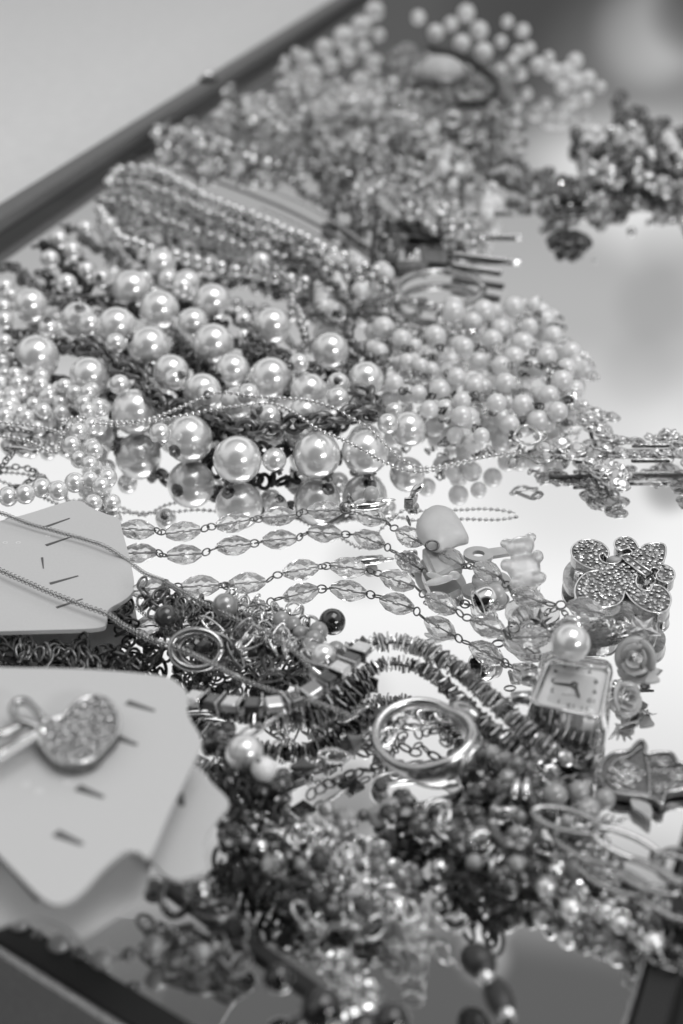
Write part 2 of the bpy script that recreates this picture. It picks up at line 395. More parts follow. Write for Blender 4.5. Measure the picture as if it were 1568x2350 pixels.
def put_pearl(x, y, r, h, root, m='pearl', cap=None, nm='pearl', shape='sphere', capm='gunmetal'):
    p = P(x, y, h); R = pix(r, p)
    if p.z < R: p = P(x, y, R*.98); R = pix(r, p)
    rot = Matrix.Rotation(rnd.uniform(0, 6), 4, 'Z')
    o = part(nm, shape, m, Matrix.Translation(p) @ rot @ S(R), root)
    if cap is not None:
        dx, dy = cap; dx /= r; dy /= r; l = math.hypot(dx, dy)
        if l > 1: dx /= l; dy /= l; l = 1
        toward = math.sqrt(max(0, 1-l*l))
        d = Vector((dx, -dy*ST-toward*CT*0-toward*CT, -dy*CT+toward*ST)).normalized()
        part('bead_cap', 'cap', capm, frame(p+d*R*.96, d) @ S(.9*R/5 + .75), o)
    return p
for x, y, r in big: put_pearl(x, y, r, hp(y), pn, cap=caps_b.get((x, y)))
for x, y, r in small: put_pearl(x, y, r, hp(y)+(6 if y > 590 and y < 1000 and r > 22 else 0), pn, cap=caps_s.get((x, y)), nm='small_pearl')
for x, y, r in [(310,945,54)]: pass
def chain_on(root, pts, a, m, seed=0, wig=1., nm='chain_link', sh='link', f=1.45, rj=25):
    strand('', '', '', pts, LK(a, m, sh, nm, f), root=root, wig=wig, seed=seed, rolljit=rj, jit=.15)
chain_on(pn, [(20,800,9),(110,790,10),(190,800,13),(245,820,14),(270,845,14),(310,862,14),(340,900,13),(370,925,12)], 2.8, 'gunmetal', 1, sh='ring_thick', f=1.35)
chain_on(pn, [(395,930,11),(450,950,11),(520,965,12),(565,985,12),(620,990,13),(660,975,13),(715,965,15),(770,960,15),(820,945,15),(862,948,13),(845,905,13),(810,890,13)], 2.9, 'gunmetal', 2, sh='ring_thick', f=1.35)
chain_on(pn, [(525,715,14),(560,745,13),(590,790,13),(640,810,13),(690,835,12),(730,850,12)], 2.2, 'gunmetal', 3, sh='ring_thick')
for sd, pts in enumerate([[(30,760,5),(130,800,6),(230,800,7),(330,850,7),(430,830,7),(540,790,7),(600,830,6)],[(90,560,6),(150,600,9),(200,680,9),(280,700,9),(330,720,9),(420,700,9),(520,760,9)],[(160,520,5),(260,590,9),(330,620,9),(420,690,9),(470,740,9)],[(260,900,4),(330,890,5),(420,950,5),(520,1000,5),(640,1040,4),(760,980,5),(880,960,4)],[(0,610,4),(60,640,7),(130,690,9),(230,690,9),(240,760,9)],[(390,800,8),(440,830,8),(500,880,8),(600,820,8),(680,900,8),(780,850,8)]]):
    chain_on(pn, pts, 2.1, 'blackened' if sd % 2 else 'gunmetal', 10+sd, wig=6, sh='ring_thick', f=1.4, rj=80)
# ------------------------------------------------------------------ left: twisted rope of small pearls
def twist(name, label, pts, r, m, turns, amp, cat='necklace', seed=0, n=2, gap=1.0, group=None, cordm='gunmetal'):
    pl = path(pts); c = sum(pl, Vector())/len(pl); root = thing(name, label, cat, (c.x, c.y, 0), group)
    Lt = sum((b-a).length for a, b in zip(pl, pl[1:]))
    for s in range(n):
        out = []; acc = 0
        for i, p in enumerate(pl):
            if i: acc += (p-pl[i-1]).length
            t = pl[min(i+1, len(pl)-1)]-pl[max(i-1, 0)]; ph = 2*math.pi*(s/n+acc/Lt*turns)
            q = frame(p, t) @ Vector((0, amp*math.cos(ph), amp*math.sin(ph))); q.z = max(q.z, r*1.0); out.append(q)
        strand('', '', '', out, [B(r, m, 'ball', 'pearl', gap*r*.06)], root=root, cord=.22, cordm=cordm, szj=.06, seed=seed+s)
    return root
twist('pearl_rope', 'twisted rope of small round pearls curling down to the white card at left', [(0,900,5),(60,870,7),(130,905,8),(185,900,9),(215,940,10),(200,985,10),(185,1025,9),(215,1055,8),(225,1090,6),(240,1140,4),(235,1165,3)], 2.5, 'pearl', 4, 2.5, n=2)
twist('pearl_rope', 'single row of small white pearls along the top edge of the white card', [(-40,1165,4),(10,1148,4),(50,1148,4.5),(90,1130,4.5),(130,1138,4.5),(170,1118,5),(200,1120,5),(215,1090,6)], 2.6, 'pearl', .3, 1.2, n=1)
twist('pearl_rope', 'pile of small pearls looping at the left edge under the ball chain', [(-20,830,4),(30,860,5),(60,900,5),(120,925,5),(60,945,4),(10,920,3),(40,980,3),(110,960,4),(170,950,4)], 2.5, 'pearl', 3, 2.6, n=2, seed=9)
# ------------------------------------------------------------------ right: cream pearls with wire loops
cp = thing('pearl_necklace', 'dense cluster necklace of cream pearls with little wire loops at right', 'necklace', P(1080, 900))
cream = [(745,690,24),(757,712,27),(828,668,23),(820,605,20),(775,650,22),(885,628,22),(880,752,28),(870,808,26),(922,778,24),(905,880,25),(998,772,27),(1065,797,25),(1010,895,26),(1022,940,25),(1060,955,26),(1075,960,27),(1048,865,25),(1150,840,26),(1098,830,24),(1040,715,30),(1085,740,27),(1110,715,30),(1180,705,26),(1252,735,26),(1225,700,20),(1270,770,24),(1310,810,27),(1340,850,27),(1200,790,30),(1130,780,28),(1160,880,28),(1225,845,30),(1290,875,30),(1260,910,28),(1200,930,26),(1140,925,26),(1110,890,24),(1280,945,27),(1235,965,25),(1170,975,25),(1105,1000,22),(960,905,24),(965,840,22),(935,830,20),(990,850,22),(1215,750,24),(1150,755,24),(1180,820,26),(1255,820,27),(1320,895,24),(1300,845,24),(1090,885,24),(1045,1000,20),(985,940,22),(950,795,20),(700,600,18),(760,610,18),(1010,815,22),(1060,920,22)]
for i, (x, y, r) in enumerate(cream):
    t = (1-((x-1080)/330)**2); h = 4+max(0, t)*9*(.65+.35*math.sin(i*2.4))*(1 if y < 960 else .5)
    p = put_pearl(x, y, r*rnd.uniform(.86, 1.02), h, cp, m='pearl_cream', shape='sphere')
for i in range(70):
    x, y, r = cream[(i*7) % len(cream)]; x += rnd.uniform(-26, 26); y += rnd.uniform(-14, 20)
    if not 700 < x < 1340: continue
    put_pearl(x, y, rnd.uniform(21, 25), rnd.uniform(3.2, 5), cp, m='pearl_cream', nm='under_pearl')
for i in range(95):
    x, y, r = cream[(i*11+3) % len(cream)]; a = rnd.uniform(0, 6.28); x += math.cos(a)*r*1.05; y += math.sin(a)*r*.95
    p = P(min(x, 1300), max(y, 720), rnd.uniform(6, 11) if y < 950 else 4); 
    for k in range(3):
        part('wire_loop', 'ring', 'blackened' if i % 2 else 'gunmetal', Matrix.Translation(p+Vector((k*.9, k*.4, -k*.3))) @ Matrix.Rotation(rnd.uniform(-1.5, 1.5), 4, 'X') @ Matrix.Rotation(rnd.uniform(-1.5, 1.5), 4, 'Y') @ S(rnd.uniform(.8, 1.2)), cp)
gb = thing('glass_bead_strand', 'strand of clear drop beads poking out beyond the cream pearls', 'necklace', P(1330, 880))
for x, y, r, h in [(1205,700,16,10),(1350,840,17,9),(1358,862,16,7),(1318,905,16,7),(1345,820,14,9),(1230,690,12,8),(1215,915,20,5),(1290,965,18,4),(1180,1005,16,4),(930,860,20,5),(955,880,18,6),(1300,790,20,8),(1270,850,20,9),(1230,800,20,10),(1285,910,20,7),(1250,960,20,5),(1180,880,20,9),(1210,740,20,9),(1150,800,18,10),(1325,930,18,4),(1240,1000,18,3.5),(1100,940,18,7),(1060,840,18,9)]:
    p = P(x, y, h); part('bead', 'facet', 'glass', frame(p, Vector((rnd.uniform(-1, 1), rnd.uniform(-1, 1), .2))) @ S(pix(r, p)*1.2, pix(r, p)*.8, pix(r, p)*.8), gb)
# dark metal beads between the pearls and the ball strands
# ------------------------------------------------------------------ silver ball strands (upper left)
def lerpc(a, b, t): return [(p[0]+(q[0]-p[0])*t, p[1]+(q[1]-p[1])*t, p[2]+(q[2]-p[2])*t) for p, q in zip(a, b)]
up_ = [(235,425,5),(290,385,7),(370,398,8),(450,440,8),(540,480,8),(640,520,8),(740,565,8),(830,605,7),(900,640,5)]
lo_ = [(225,480,4),(270,540,6),(330,570,7),(400,585,7),(480,610,7),(560,625,7),(650,640,7),(740,660,6),(800,700,4)]
kinds = ['topmost arc of shiny silver balls beside the pale bangle', 'second arc of shiny silver balls below the pale bangle', 'middle arc of small silver balls above the big pearls', 'lowest arc of silver balls just behind the big pearls', 'fifth arc of silver balls nearer the big pearls', 'lowest arc of silver balls just behind the big pearls']
for i, t in enumerate((0, .22, .55, .98)):
    strand('ball_necklace', kinds[i], 'necklace', lerpc(up_, lo_, t), [B(2.4, 'silver' if i in (0, 3) else 'silver_dull', 'ball', 'ball', 1.3)], 'silver ball strands in the upper heap', wig=2 if i in (0, 3) else 6, seed=20+i, cord=.3)
for i, t in enumerate((.1, .3, .52, .7, .92)):
    strand('bead_strand', ['dark faceted strand between the upper silver ball arcs', 'smoky bead strand under the second silver ball arc', 'dark bead strand in the middle of the silver ball arcs', 'smoky bead strand threading between the lower silver balls', 'dark faceted strand just above the lowest silver balls'][i], 'necklace',
           [(x+14, y+4, max(2, h-3)) for x, y, h in lerpc(up_, lo_, t)], [B(1.9, ('bead_dark', 'glass_smoke')[i % 2], 'facet', 'bead', .3), B(1.3, 'silver_dull', 'ball_lo', 'spacer')], 'dark strands under the silver balls', wig=4 if t < .2 else 9, seed=40+i)
strand('ball_necklace', 'fine silver ball strand dropping down between the big pearls', 'necklace', [(560,600,11),(620,612,12),(660,640,12),(680,690,12),(688,740,12),(690,790,11)], [B(1.6, 'silver_dull', 'ball', 'ball', .9)], wig=4, seed=60, cord=.25)
strand('ball_necklace', 'silver ball strand curling from the big pearls toward the cream pearls', 'necklace', [(640,560,10),(700,600,10),(760,650,10),(800,720,9),(830,780,8),(860,840,8),(900,860,7)], [B(1.8, 'gunmetal', 'ball', 'ball', 1.0)], wig=6, seed=61, cord=.25)
strand('bead_strand', 'dark chain heap between the silver balls and the cream pearls', 'necklace', [(700,640,5),(780,680,7),(700,720,6),(800,760,7),(720,790,6),(840,830,6),(790,860,5),(900,800,5),(830,720,6),(930,740,5),(960,700,5),(880,690,6)], LK(1.9, 'gunmetal'), wig=3, seed=62, rolljit=60)
strand('bead_strand', 'grey glass bead strand running along the top of the cream pearls', 'necklace', [(780,620,6),(860,660,7),(920,690,7),(980,700,6),(1020,740,6),(1080,760,6),(960,790,5),(900,840,5),(860,880,5)], [B(2.1, 'glass_smoke', 'facet', 'bead', .3), B(1.2, 'silver', 'ball_lo', 'spacer')], wig=2, seed=63)
# ------------------------------------------------------------------ silver ball chains (fine)
def fine(label, pts, seed, group='fine silver ball chains'):
    strand('ball_chain', label, 'chain necklace', pts, [B(.62, 'silver', 'ball_lo', 'ball', .5)], group, seed=seed, cord=.16, cordm='silver_dull', wig=.3)
fine('fine silver ball chain, upper of two across the big pearls', [(-20,968,8),(60,975,8),(130,990,9),(138,1010,9),(142,975,12),(165,958,13),(210,962,13),(250,968,13),(310,968,14.5),(365,955,14),(420,932,15),(500,902,17),(570,908,17),(630,913,17),(700,918,18),(760,935,18),(800,955,16),(850,985,14),(890,1025,11),(920,1052,9),(960,1073,8),(1010,1070,8),(1080,1055,9),(1150,1042,10),(1200,1035,10)], 70)
fine('fine silver ball chain, lower of two across the big pearls', [(-20,1000,7),(60,1010,8),(125,1040,8),(140,1010,10),(152,985,12),(190,968,13),(250,975,13.5),(320,970,14),(380,962,14.5),(440,950,15),(500,938,16),(560,930,16),(610,925,16),(650,935,16),(690,958,16),(740,990,15),(790,1010,15),(840,1035,14.5),(880,1060,10),(930,1080,6),(980,1082,6),(1050,1065,7),(1120,1048,8),(1190,1042,9)], 71)
# clasp chain far left
strand('clasp_chain', 'dark cable chain with lobster clasp at the left edge', 'chain necklace', [(-20,1000,6),(20,985,6),(60,990,6),(75,1000,6),(50,1020,6),(20,1050,5),(0,1075,4),(-20,1100,4)], LK(1.3, 'gunmetal'), seed=72, rolljit=30)
cl = thing('lobster_clasp', 'small silver lobster clasp lying at the left edge above the mirror', 'clasp', P(50, 1030))
o, _ = None, None
tubes('clasp_body', [cr([P(22,1028,6), P(55,1030,6), P(85,1035,6), P(96,1022,6), P(92,1008,6), P(80,1004,6)], 8)], .8, 'silver', cl, 8)
part('clasp_ring', 'ring', 'gunmetal', Matrix.Translation(P(18, 1030, 6)) @ S(1.1), cl)
# ------------------------------------------------------------------ faceted crystal barrel strands
def crystals(label, beads, tail=None):
    """beads: (px, py, h); each bead turns along the line to its neighbours; wire loops join them"""
    pts = [P(*b) for b in beads]; c = sum(pts, Vector())/len(pts); root = thing('crystal_necklace', label, 'necklace', (c.x, c.y, 0), 'faceted clear crystal bead strands')
    n = len(pts)
    for i, p in enumerate(pts):
        a = pts[max(0, i-1)]; b = pts[min(n-1, i+1)]; t = (b-a).normalized(); t = (t+Vector((rnd.uniform(-.12, .12), rnd.uniform(-.12, .12), rnd.uniform(-.06, .06)))).normalized()
        M = frame(p, t, rnd.uniform(0, 6)); ln = 4.35; rr = 2.65
        o = part('crystal_bead', 'barrel', 'crystal', M @ S(ln, rr, rr), root)
        part('bead_wire', 'tube', 'gunmetal', M @ S(ln+.5, .2, .2), root)
        if i < n-1:
            e0 = p+t*(ln+.4); q = pts[i+1]; t2 = (pts[min(n-1, i+2)]-p).normalized(); e1 = q-t2*(ln+.4); d = e1-e0; l = d.length
            if l < 14:
                k = 2 if l < 4.5 else max(2, int(l/2.1))
                for j in range(k):
                    cc = e0.lerp(e1, (j+.5)/k); part('wire_loop', 'ring', 'gunmetal', frame(cc, d, (0.5 if j % 2 else 1.9)+rnd.uniform(-.3, .3)) @ S(1.15, .95, 1), root)
    return root
crystals('upper row of clear faceted crystals below the big pearls', [(315,1215,3.4),(420,1220,3.3),(535,1200,3.3),(640,1185,3.4),(745,1172,3.3),(848,1185,3.4),(940,1232,3.6),(1035,1283,5),(1118,1312,6),(1212,1372,7),(1345,1398,9)])
crystals('lower row of clear faceted crystals, starting over the tangled chains', [(345,1352,5),(460,1345,5),(567,1338,3.6),(690,1308,3.3),(800,1303,3.2),(912,1332,3.2),(1012,1385,3.3),(1120,1437,3.6),(1222,1462,5),(1310,1440,8)])
# ------------------------------------------------------------------ charms
def ellips(bm, c, s, rot=None, n=16):
    M = Matrix.Translation(c) @ (rot or Matrix.Identity(4)) @ Matrix.Diagonal((s[0], s[1], s[2], 1)); bmesh.ops.create_uvsphere(bm, u_segments=n, v_segments=n//2+2, radius=1, matrix=M)
def blob(name, parts, m, root, M, vox=.35, smooth=6):
    """several ellipsoids melted into one continuous body; M places it (mm)"""
    bm = bmesh.new()
    for c, s, *r in parts: ellips(bm, Vector(c), s, r[0] if r else None)
    for v in bm.verts: v.co *= 1.0
    me = bpy.data.meshes.new(name); bm.to_mesh(me); bm.free(); me.materials.append(MATS[m])
    o = link(name, me, M, root); md = o.modifiers.new('melt', 'REMESH'); md.mode = 'VOXEL'; md.voxel_size = vox; md.use_smooth_shade = True
    sm = o.modifiers.new('soft', 'SMOOTH'); sm.iterations = smooth; sm.factor = .6
    return o
# gummy bear: lies on its back, head up and to the right in the picture
def basis(px, py, h, ang, lift=0., roll=0.):
    """x along the direction ang (degrees from +X, in the plane), tilted up by lift"""
    return Matrix.Translation(P(px, py, h)) @ Matrix.Rotation(R_(ang), 4, 'Z') @ Matrix.Rotation(-R_(lift), 4, 'Y') @ Matrix.Rotation(R_(roll), 4, 'X')
bear = thing('bear_charm', 'translucent frosted bear charm leaning on the crystals left of the brooch', 'charm', P(1205, 1310))
Mb = Matrix.Translation(P(1203, 1305, 9)) @ Matrix.Rotation(R_(-18), 4, 'Y') @ Matrix.Rotation(R_(35), 4, 'X') @ S(1.5, 1.25, 1.25)   # y is the bear's height, z its belly
blob('bear_body', [((0, 0, 0), (2.6, 3.4, 1.9)), ((0, -2.6, .2), (2.9, 1.9, 1.8)), ((.3, 4.3, .3), (2.3, 2.1, 1.9)), ((-1.7, 5.9, .1), (1.0, 1.0, .9)), ((2.2, 5.7, .1), (1.0, 1.0, .9)), ((.4, 3.9, 1.8), (1.1, .85, .9)),
    ((-2.4, 1.1, 1.2), (1.0, 1.3, 1.1)), ((2.5, 1.1, 1.2), (1.0, 1.3, 1.1)), ((-1.8, -3.3, 1.6), (1.15, 1.2, 1.2)), ((1.9, -3.3, 1.6), (1.15, 1.2, 1.2))], 'glass_frost', bear, Mb, .3, 3)
part('charm_ring', 'ring', 'gunmetal', Matrix.Translation(P(1150, 1375, 6)) @ Matrix.Rotation(1.2, 4, 'X') @ S(1.3), bear)
# shell charm
sh = thing('shell_charm', 'smooth pale grey shell charm standing right of the silver shoe charm', 'charm', P(1010, 1240))
def dome(name, pix_pts, h, rise, m, root, tilt=None, rings=8, back=.8, dish=False, ripple=0):
    """a domed solid over a smooth outline; the outline is met at height h(px,py)"""
    o = outline(pix_pts, h, 6); n = len(o); c = sum(o, Vector())/n; V = []; Fs = []
    for k in range(rings):
        t = k/rings; z = rise*math.sqrt(max(0, 1-(1-t)**2))
        for i, p in enumerate(o):
            q = p.lerp(c, t); zz = z if not dish else rise*(1-abs(2*t-.35)**1.5)*.6
            V.append(Vector((q.x, q.y, h+zz+(ripple*math.sin(i*.9)*(1-t)))))
    V.append(Vector((c.x, c.y, h+(rise if not dish else -.2*rise))))
    for i in range(n): V.append(Vector((o[i].x, o[i].y, h-back)))
    V.append(Vector((c.x, c.y, h-back-rise*.15)))
    top = rings*n; b0 = top+1; bc = b0+n
    for k in range(rings-1):
        for i in range(n): j = (i+1) % n; Fs.append((k*n+i, k*n+j, (k+1)*n+j, (k+1)*n+i))
    for i in range(n): j = (i+1) % n; Fs += [((rings-1)*n+i, (rings-1)*n+j, top), (b0+j, b0+i, bc), (b0+i, b0+j, j, i)]
    V2 = V
    if tilt: V2 = [tilt @ v for v in V]
    return own(name, V2, Fs, m, root)
def tilt_about(p, ax, deg): return Matrix.Translation(p) @ Matrix.Rotation(R_(deg), 4, ax) @ Matrix.Translation(-p)
dome('shell', [(962,1190),(985,1170),(1012,1166),(1040,1178),(1062,1205),(1076,1238),(1050,1248),(1015,1262),(985,1255),(965,1235),(955,1212)], 7, 3.2, 'shell', sh, ripple=.03)
part('charm_ring', 'ring', 'gunmetal', Matrix.Translation(P(992, 1252, 8)) @ Matrix.Rotation(1.1, 4, 'X') @ S(1.5, 1.2, 1.2), sh)
# silver bird charm
bd = thing('bird_charm', 'silver bird charm with a round grey bead on its back', 'charm', P(850, 1150))
Mq = Matrix.Translation(P(848, 1160, 8)) @ Matrix.Rotation(R_(12), 4, 'Z')
blob('bird_body', [((0, 0, 0), (4.6, 1.5, 1.3)), ((4.5, .6, .6), (2.6, .7, .6)), ((-4.6, -.3, .3), (1.3, 1.1, 1.1)), ((-2.2, 1.9, .4), (2.2, 1.1, .5), Matrix.Rotation(.6, 4, 'Z')), ((2.2, 1.7, .4), (2.4, .8, .5), Matrix.Rotation(.4, 4, 'Z'))], 'silver', bd, Mq, .28, 1)
p = P(852, 1133, 11); part('bead', 'sphere', 'enamel', Matrix.Translation(p) @ S(pix(18, p)), bd)
part('charm_ring', 'ring', 'gunmetal', Matrix.Translation(P(806, 1150, 9)) @ Matrix.Rotation(.9, 4, 'Y') @ S(1.5), bd)
part('charm_ring', 'ring', 'gunmetal', Matrix.Translation(P(795, 1165, 8)) @ Matrix.Rotation(.9, 4, 'X') @ S(1.5), bd)
# silver shoe charm
so = thing('shoe_charm', 'small silver high heeled shoe charm standing left of the shell', 'charm', P(950, 1190))
Ms = Matrix.Translation(P(950, 1150, 9))
blob('shoe_body', [((.9, 0, 3.6), (2.2, 1.2, 1.0), Matrix.Rotation(-.6, 4, 'Y')), ((0, 0, 1.2), (1.1, 1.1, 2.0)), ((-.9, -.6, 0), (1.5, .9, 1.6)), ((.6, 0, -2.2), (.9, .8, 1.8)), ((-.6, 0, -3.0), (1.0, .8, .8))], 'silver', so, Ms, .25, 1)
part('heel', 'cube', 'silver', Ms @ Matrix.Translation((-1.3, -1.0, -.1)) @ S(1.2, .5, 1.5), so)
part('charm_ring', 'ring', 'gunmetal', Matrix.Translation(P(938, 1195, 7)) @ Matrix.Rotation(1.2, 4, 'Y') @ S(1.2), so)
# key charm: flat disc with a hole and a shaft
ky = thing('key_charm', 'flat matt grey key charm between the shell and the bear', 'charm', P(1105, 1285))
def washer(root, nm, c, r0, r1, z0, z1, m, n=28, sx=1.):
    V = []; Fs = []
    for r, z in ((r0, z0), (r1, z0), (r1, z1), (r0, z1)):
        for i in range(n): a = 2*math.pi*i/n; V.append(Vector((c.x+r*sx*math.cos(a), c.y+r*math.sin(a), z)))
    for k in range(4):
        for i in range(n): j = (i+1) % n; l = (k+1) % 4; Fs.append((k*n+i, k*n+j, l*n+j, l*n+i))
    return own(nm, V, Fs, m, root, False)
washer(ky, 'key_bow', P(1098, 1275, 5), 1.5, 3.6, 4.6, 5.6, 'enamel')
prism('key_shaft', [P(1122,1262,5), P(1175,1255,5), P(1175,1272,5), P(1124,1280,5)], 4.5, 5.5, 'enamel', ky, .15)
washer(ky, 'key_plate', P(1128, 1330, 3), .2, 4.6, 2.2, 3.0, 'enamel')
# drum charm: short metal cup, black inside
dr = thing('cup_charm', 'small metal cup charm with a black hollow end and grey base', 'charm', P(1120, 1380))
Md = Matrix.Translation(P(1122, 1375, 9)) @ Matrix.Rotation(R_(24), 4, 'Z') @ Matrix.Rotation(R_(-12), 4, 'Y')
def revolve(prof, n=28):
    V = []; Fs = []
    for x, r in prof:
        for j in range(n): a = 2*math.pi*j/n; V.append((x, r*math.cos(a), r*math.sin(a)))
    for i in range(len(prof)-1):
        for j in range(n): k = (j+1) % n; Fs.append((i*n+j, i*n+k, (i+1)*n+k, (i+1)*n+j))
    return V, Fs
def rev(name, prof, m, root, M, n=28): v, f = revolve(prof, n); return link(name, mk(name, v, f, m), M, root)
rev('cup', [(-.4, .01), (-.5, 2.1), (-2.6, 2.5), (-2.9, 2.9), (-2.6, 3.2), (-.4, 3.3), (.8, 3.2), (1.0, 2.9), (1.0, .01)], 'chrome', dr, Md)
rev('cup_base', [(1.02, 2.6), (1.2, 2.9), (3.0, 2.7), (3.5, 2.2), (3.7, .01)], 'enamel', dr, Md)
rev('cup_hollow', [(-2.3, 2.42), (-.6, 2.05), (-.55, .01)], 'bead_black', dr, Md)
# tooth-like forked glass charm
fk = thing('twig_charm', 'pale forked glass twig charm among the crystal strands', 'charm', P(1010, 1340))
blob('twig', [((0, 0, 0), (4.2, .95, .95), Matrix.Rotation(.45, 4, 'Z')), ((-1.2, 1.7, .2), (2.2, .8, .8), Matrix.Rotation(-.5, 4, 'Z')), ((3.4, 1.8, .3), (1.4, 1.1, 1.1))], 'glass_frost', fk, Matrix.Translation(P(1010, 1332, 8)), .25, 2)
# star, cube, pyramid and small silver charms
def star(name, label, px, py, h, r, m, tz=0., tx=0., n=5, cat='charm', inner=.42, th=.5):
    root = thing(name, label, cat, P(px, py)); V = []; k = 2*n
    M = Matrix.Translation(P(px, py, h)) @ Matrix.Rotation(tx, 4, 'X') @ Matrix.Rotation(tz, 4, 'Z')
    for z in (-th, th):
        for i in range(k): a = math.pi*i/n; q = r if i % 2 == 0 else r*inner; V.append(M @ Vector((q*math.cos(a), q*math.sin(a), z*.5)))
    V.append(M @ Vector((0, 0, -th))); V.append(M @ Vector((0, 0, th))); Fs = []
    for i in range(k): j = (i+1) % k; Fs += [(i, j, k+j, k+i), (2*k, j, i), (2*k+1, k+i, k+j)]
    own('star', V, Fs, m, root, False); return root
star('star_charm', 'dark five pointed star charm hanging left of the brooch', 1240, 1425, 7, 3.0, 'gunmetal', .3, .9)
star('star_charm', 'larger dark star charm under the lower edge of the brooch', 1478, 1445, 8, 3.8, 'gunmetal', .9, .6)
star('star_charm', 'tiny bright star charm hanging above the pearl on the watch', 1424, 1462, 6, 1.9, 'silver', .2, .9, n=6)
cb = thing('cube_charm', 'smoky glass cube charm in the crystals below the bear', 'charm', P(1200, 1420))
part('cube_body', 'cube', 'glass_smoke', Matrix.Translation(P(1200, 1412, 8)) @ Matrix.Rotation(.6, 4, 'Z') @ Matrix.Rotation(.5, 4, 'X') @ S(1.7), cb)
part('charm_ring', 'ring', 'gunmetal', Matrix.Translation(P(1180, 1440, 8)) @ Matrix.Rotation(1.1, 4, 'X') @ S(1.2), cb)
py_ = thing('pyramid_charm', 'dark triangular charm behind the crystals under the shell', 'charm', P(1010, 1300))
o, _ = prism('pyramid', [P(970,1255,5), P(1000,1320,5), P(1062,1290,5), P(1040,1262,5)], 2.0, 5.0, 'enamel', py_, .8)
dm = thing('disc_charm', 'round pale disc charm lying behind the glass cube charm', 'charm', P(1215, 1400))
washer(dm, 'disc', P(1222, 1405, 4), .3, 6.2, 3.2, 4.4, 'glass_smoke')
washer(dm, 'disc_rim', P(1205, 1345, 5), 2.9, 3.6, 3.6, 5.0, 'chrome')
sd = thing('drop_charm', 'pale grey enamel drop charm peeking out below the fleur brooch', 'charm', P(1480, 1470))
dome('drop', [(1440,1425),(1480,1415),(1505,1430),(1508,1462),(1490,1490),(1462,1480),(1440,1455)], 4, 1.8, 'glass_smoke', sd)
# small curb chain tangle around brooch
strand('charm_chain', 'dark small link chain bunched left of the brooch', 'chain necklace', [(1235,1425,7),(1262,1400,8),(1290,1395,9),(1300,1420,8),(1270,1430,7),(1300,1445,7),(1340,1440,8),(1390,1430,8),(1420,1445,8),(1400,1470,7),(1440,1470,7)], LK(1.0, 'gunmetal'), seed=80, wig=1.5, rolljit=50)
strand('charm_chain', 'silver coil of tiny links hanging under the brooch', 'chain necklace', [(1380,1420,8),(1400,1430,9),(1415,1445,9),(1440,1435,8),(1430,1425,8),(1410,1450,8),(1395,1460,8)], LK(1.2, 'silver'), seed=81, wig=1.2, rolljit=60)
# ------------------------------------------------------------------ fleur-de-lis brooch
def cc1(x, y): return ((2000+x/2.139)/1.743, (1950+y/2.139)/1.743)
fl_px = [(850,716),(790,700),(720,672),(655,630),(615,580),(618,515),(680,465),(770,450),(860,475),(915,520),(932,565),(915,602),(893,570),(862,572),(850,595),(875,636),(935,658),(1000,652),(1045,622),(1035,592),(1085,577),(1118,572),(1132,552),(1098,524),(1060,535),(1010,540),(980,500),(992,455),(1040,432),(1100,432),(1155,465),(1195,528),(1240,495),(1330,480),(1408,495),(1420,560),(1395,640),(1352,656),(1430,675),(1485,715),(1492,775),(1455,815),(1395,812),(1345,782),(1340,745),(1362,712),(1325,690),(1288,702),(1290,740),(1245,758),(1190,750),(1165,785),(1172,840),(1215,880),(1285,888),(1310,845),(1380,850),(1440,900),(1463,960),(1440,1040),(1380,1076),(1290,1070),(1190,1022),(1120,960),(1070,895),(1052,955),(1000,1008),(900,1028),(800,1030),(700,1010),(648,940),(645,855),(690,775),(760,728)]
br = thing('fleur_brooch', 'silver fleur-de-lis brooch set all over with small clear stones', 'brooch', P(1430, 1340))
BH = 6.5
out = outline([cc1(*q) for q in fl_px], BH, 3)
prism('brooch_plate', out, BH-2.4, BH-.02, 'silver_dull', br)
flat = [Vector((p.x, p.y, 0)) for p in out]
ar = sum(flat[i].x*flat[(i+1) % len(flat)].y-flat[(i+1) % len(flat)].x*flat[i].y for i in range(len(flat)))
ring_ = [Vector((p.x, p.y, BH+.12)) for p in out]; ring_.append(ring_[0]); tubes('brooch_rim', [ring_], .24, 'chrome', br, 6)
prism('brooch_bed', [p for p in out], BH-.3, BH+.02, 'gunmetal', br)
pave(br, flat, BH+.16, .62, .88, seed=4, tries=16000, margin=.7)
bandq = [cc1(1040,598), cc1(1090,578), cc1(1300,728), cc1(1248,762)]
prism('brooch_band', [P(a, b, BH+.8) for a, b in bandq], BH, BH+.7, 'gunmetal', br)
tubes('band_rim', [[P(a, b, BH+.8) for a, b in (bandq[0], bandq[3])], [P(a, b, BH+.8) for a, b in (bandq[1], bandq[2])]], .28, 'chrome', br)
for i in range(4):
    a = (1092+i*48, 618+i*34); part('stone', 'gem', 'stone', Matrix.Translation(P(*cc1(*a), BH+.85)) @ S(.62), br)
# round clutch backs under the brooch
prism('clutch', outline([cc1(*q) for q in [(640,620),(560,680),(540,780),(590,880),(680,900),(760,820),(740,700)]], 2.4, 4), 1.2, 2.4, 'silver_dull', br)
part('clutch_pin', 'tube', 'chrome', frame(P(*cc1(690,760), 3.2), Vector((0, 0, 1))) @ S(1.4, 1.6, 1.6), br)
part('clutch_stone', 'sphere', 'shell', Matrix.Translation(P(*cc1(985,622), 4.0)) @ S(1.9, 1.5, 1.0), br)
part('clutch_pin', 'tube', 'chrome', frame(P(*cc1(1270,815), 3.2), Vector((.4, 0, 1))) @ S(1.4, 1.3, 1.3), br)
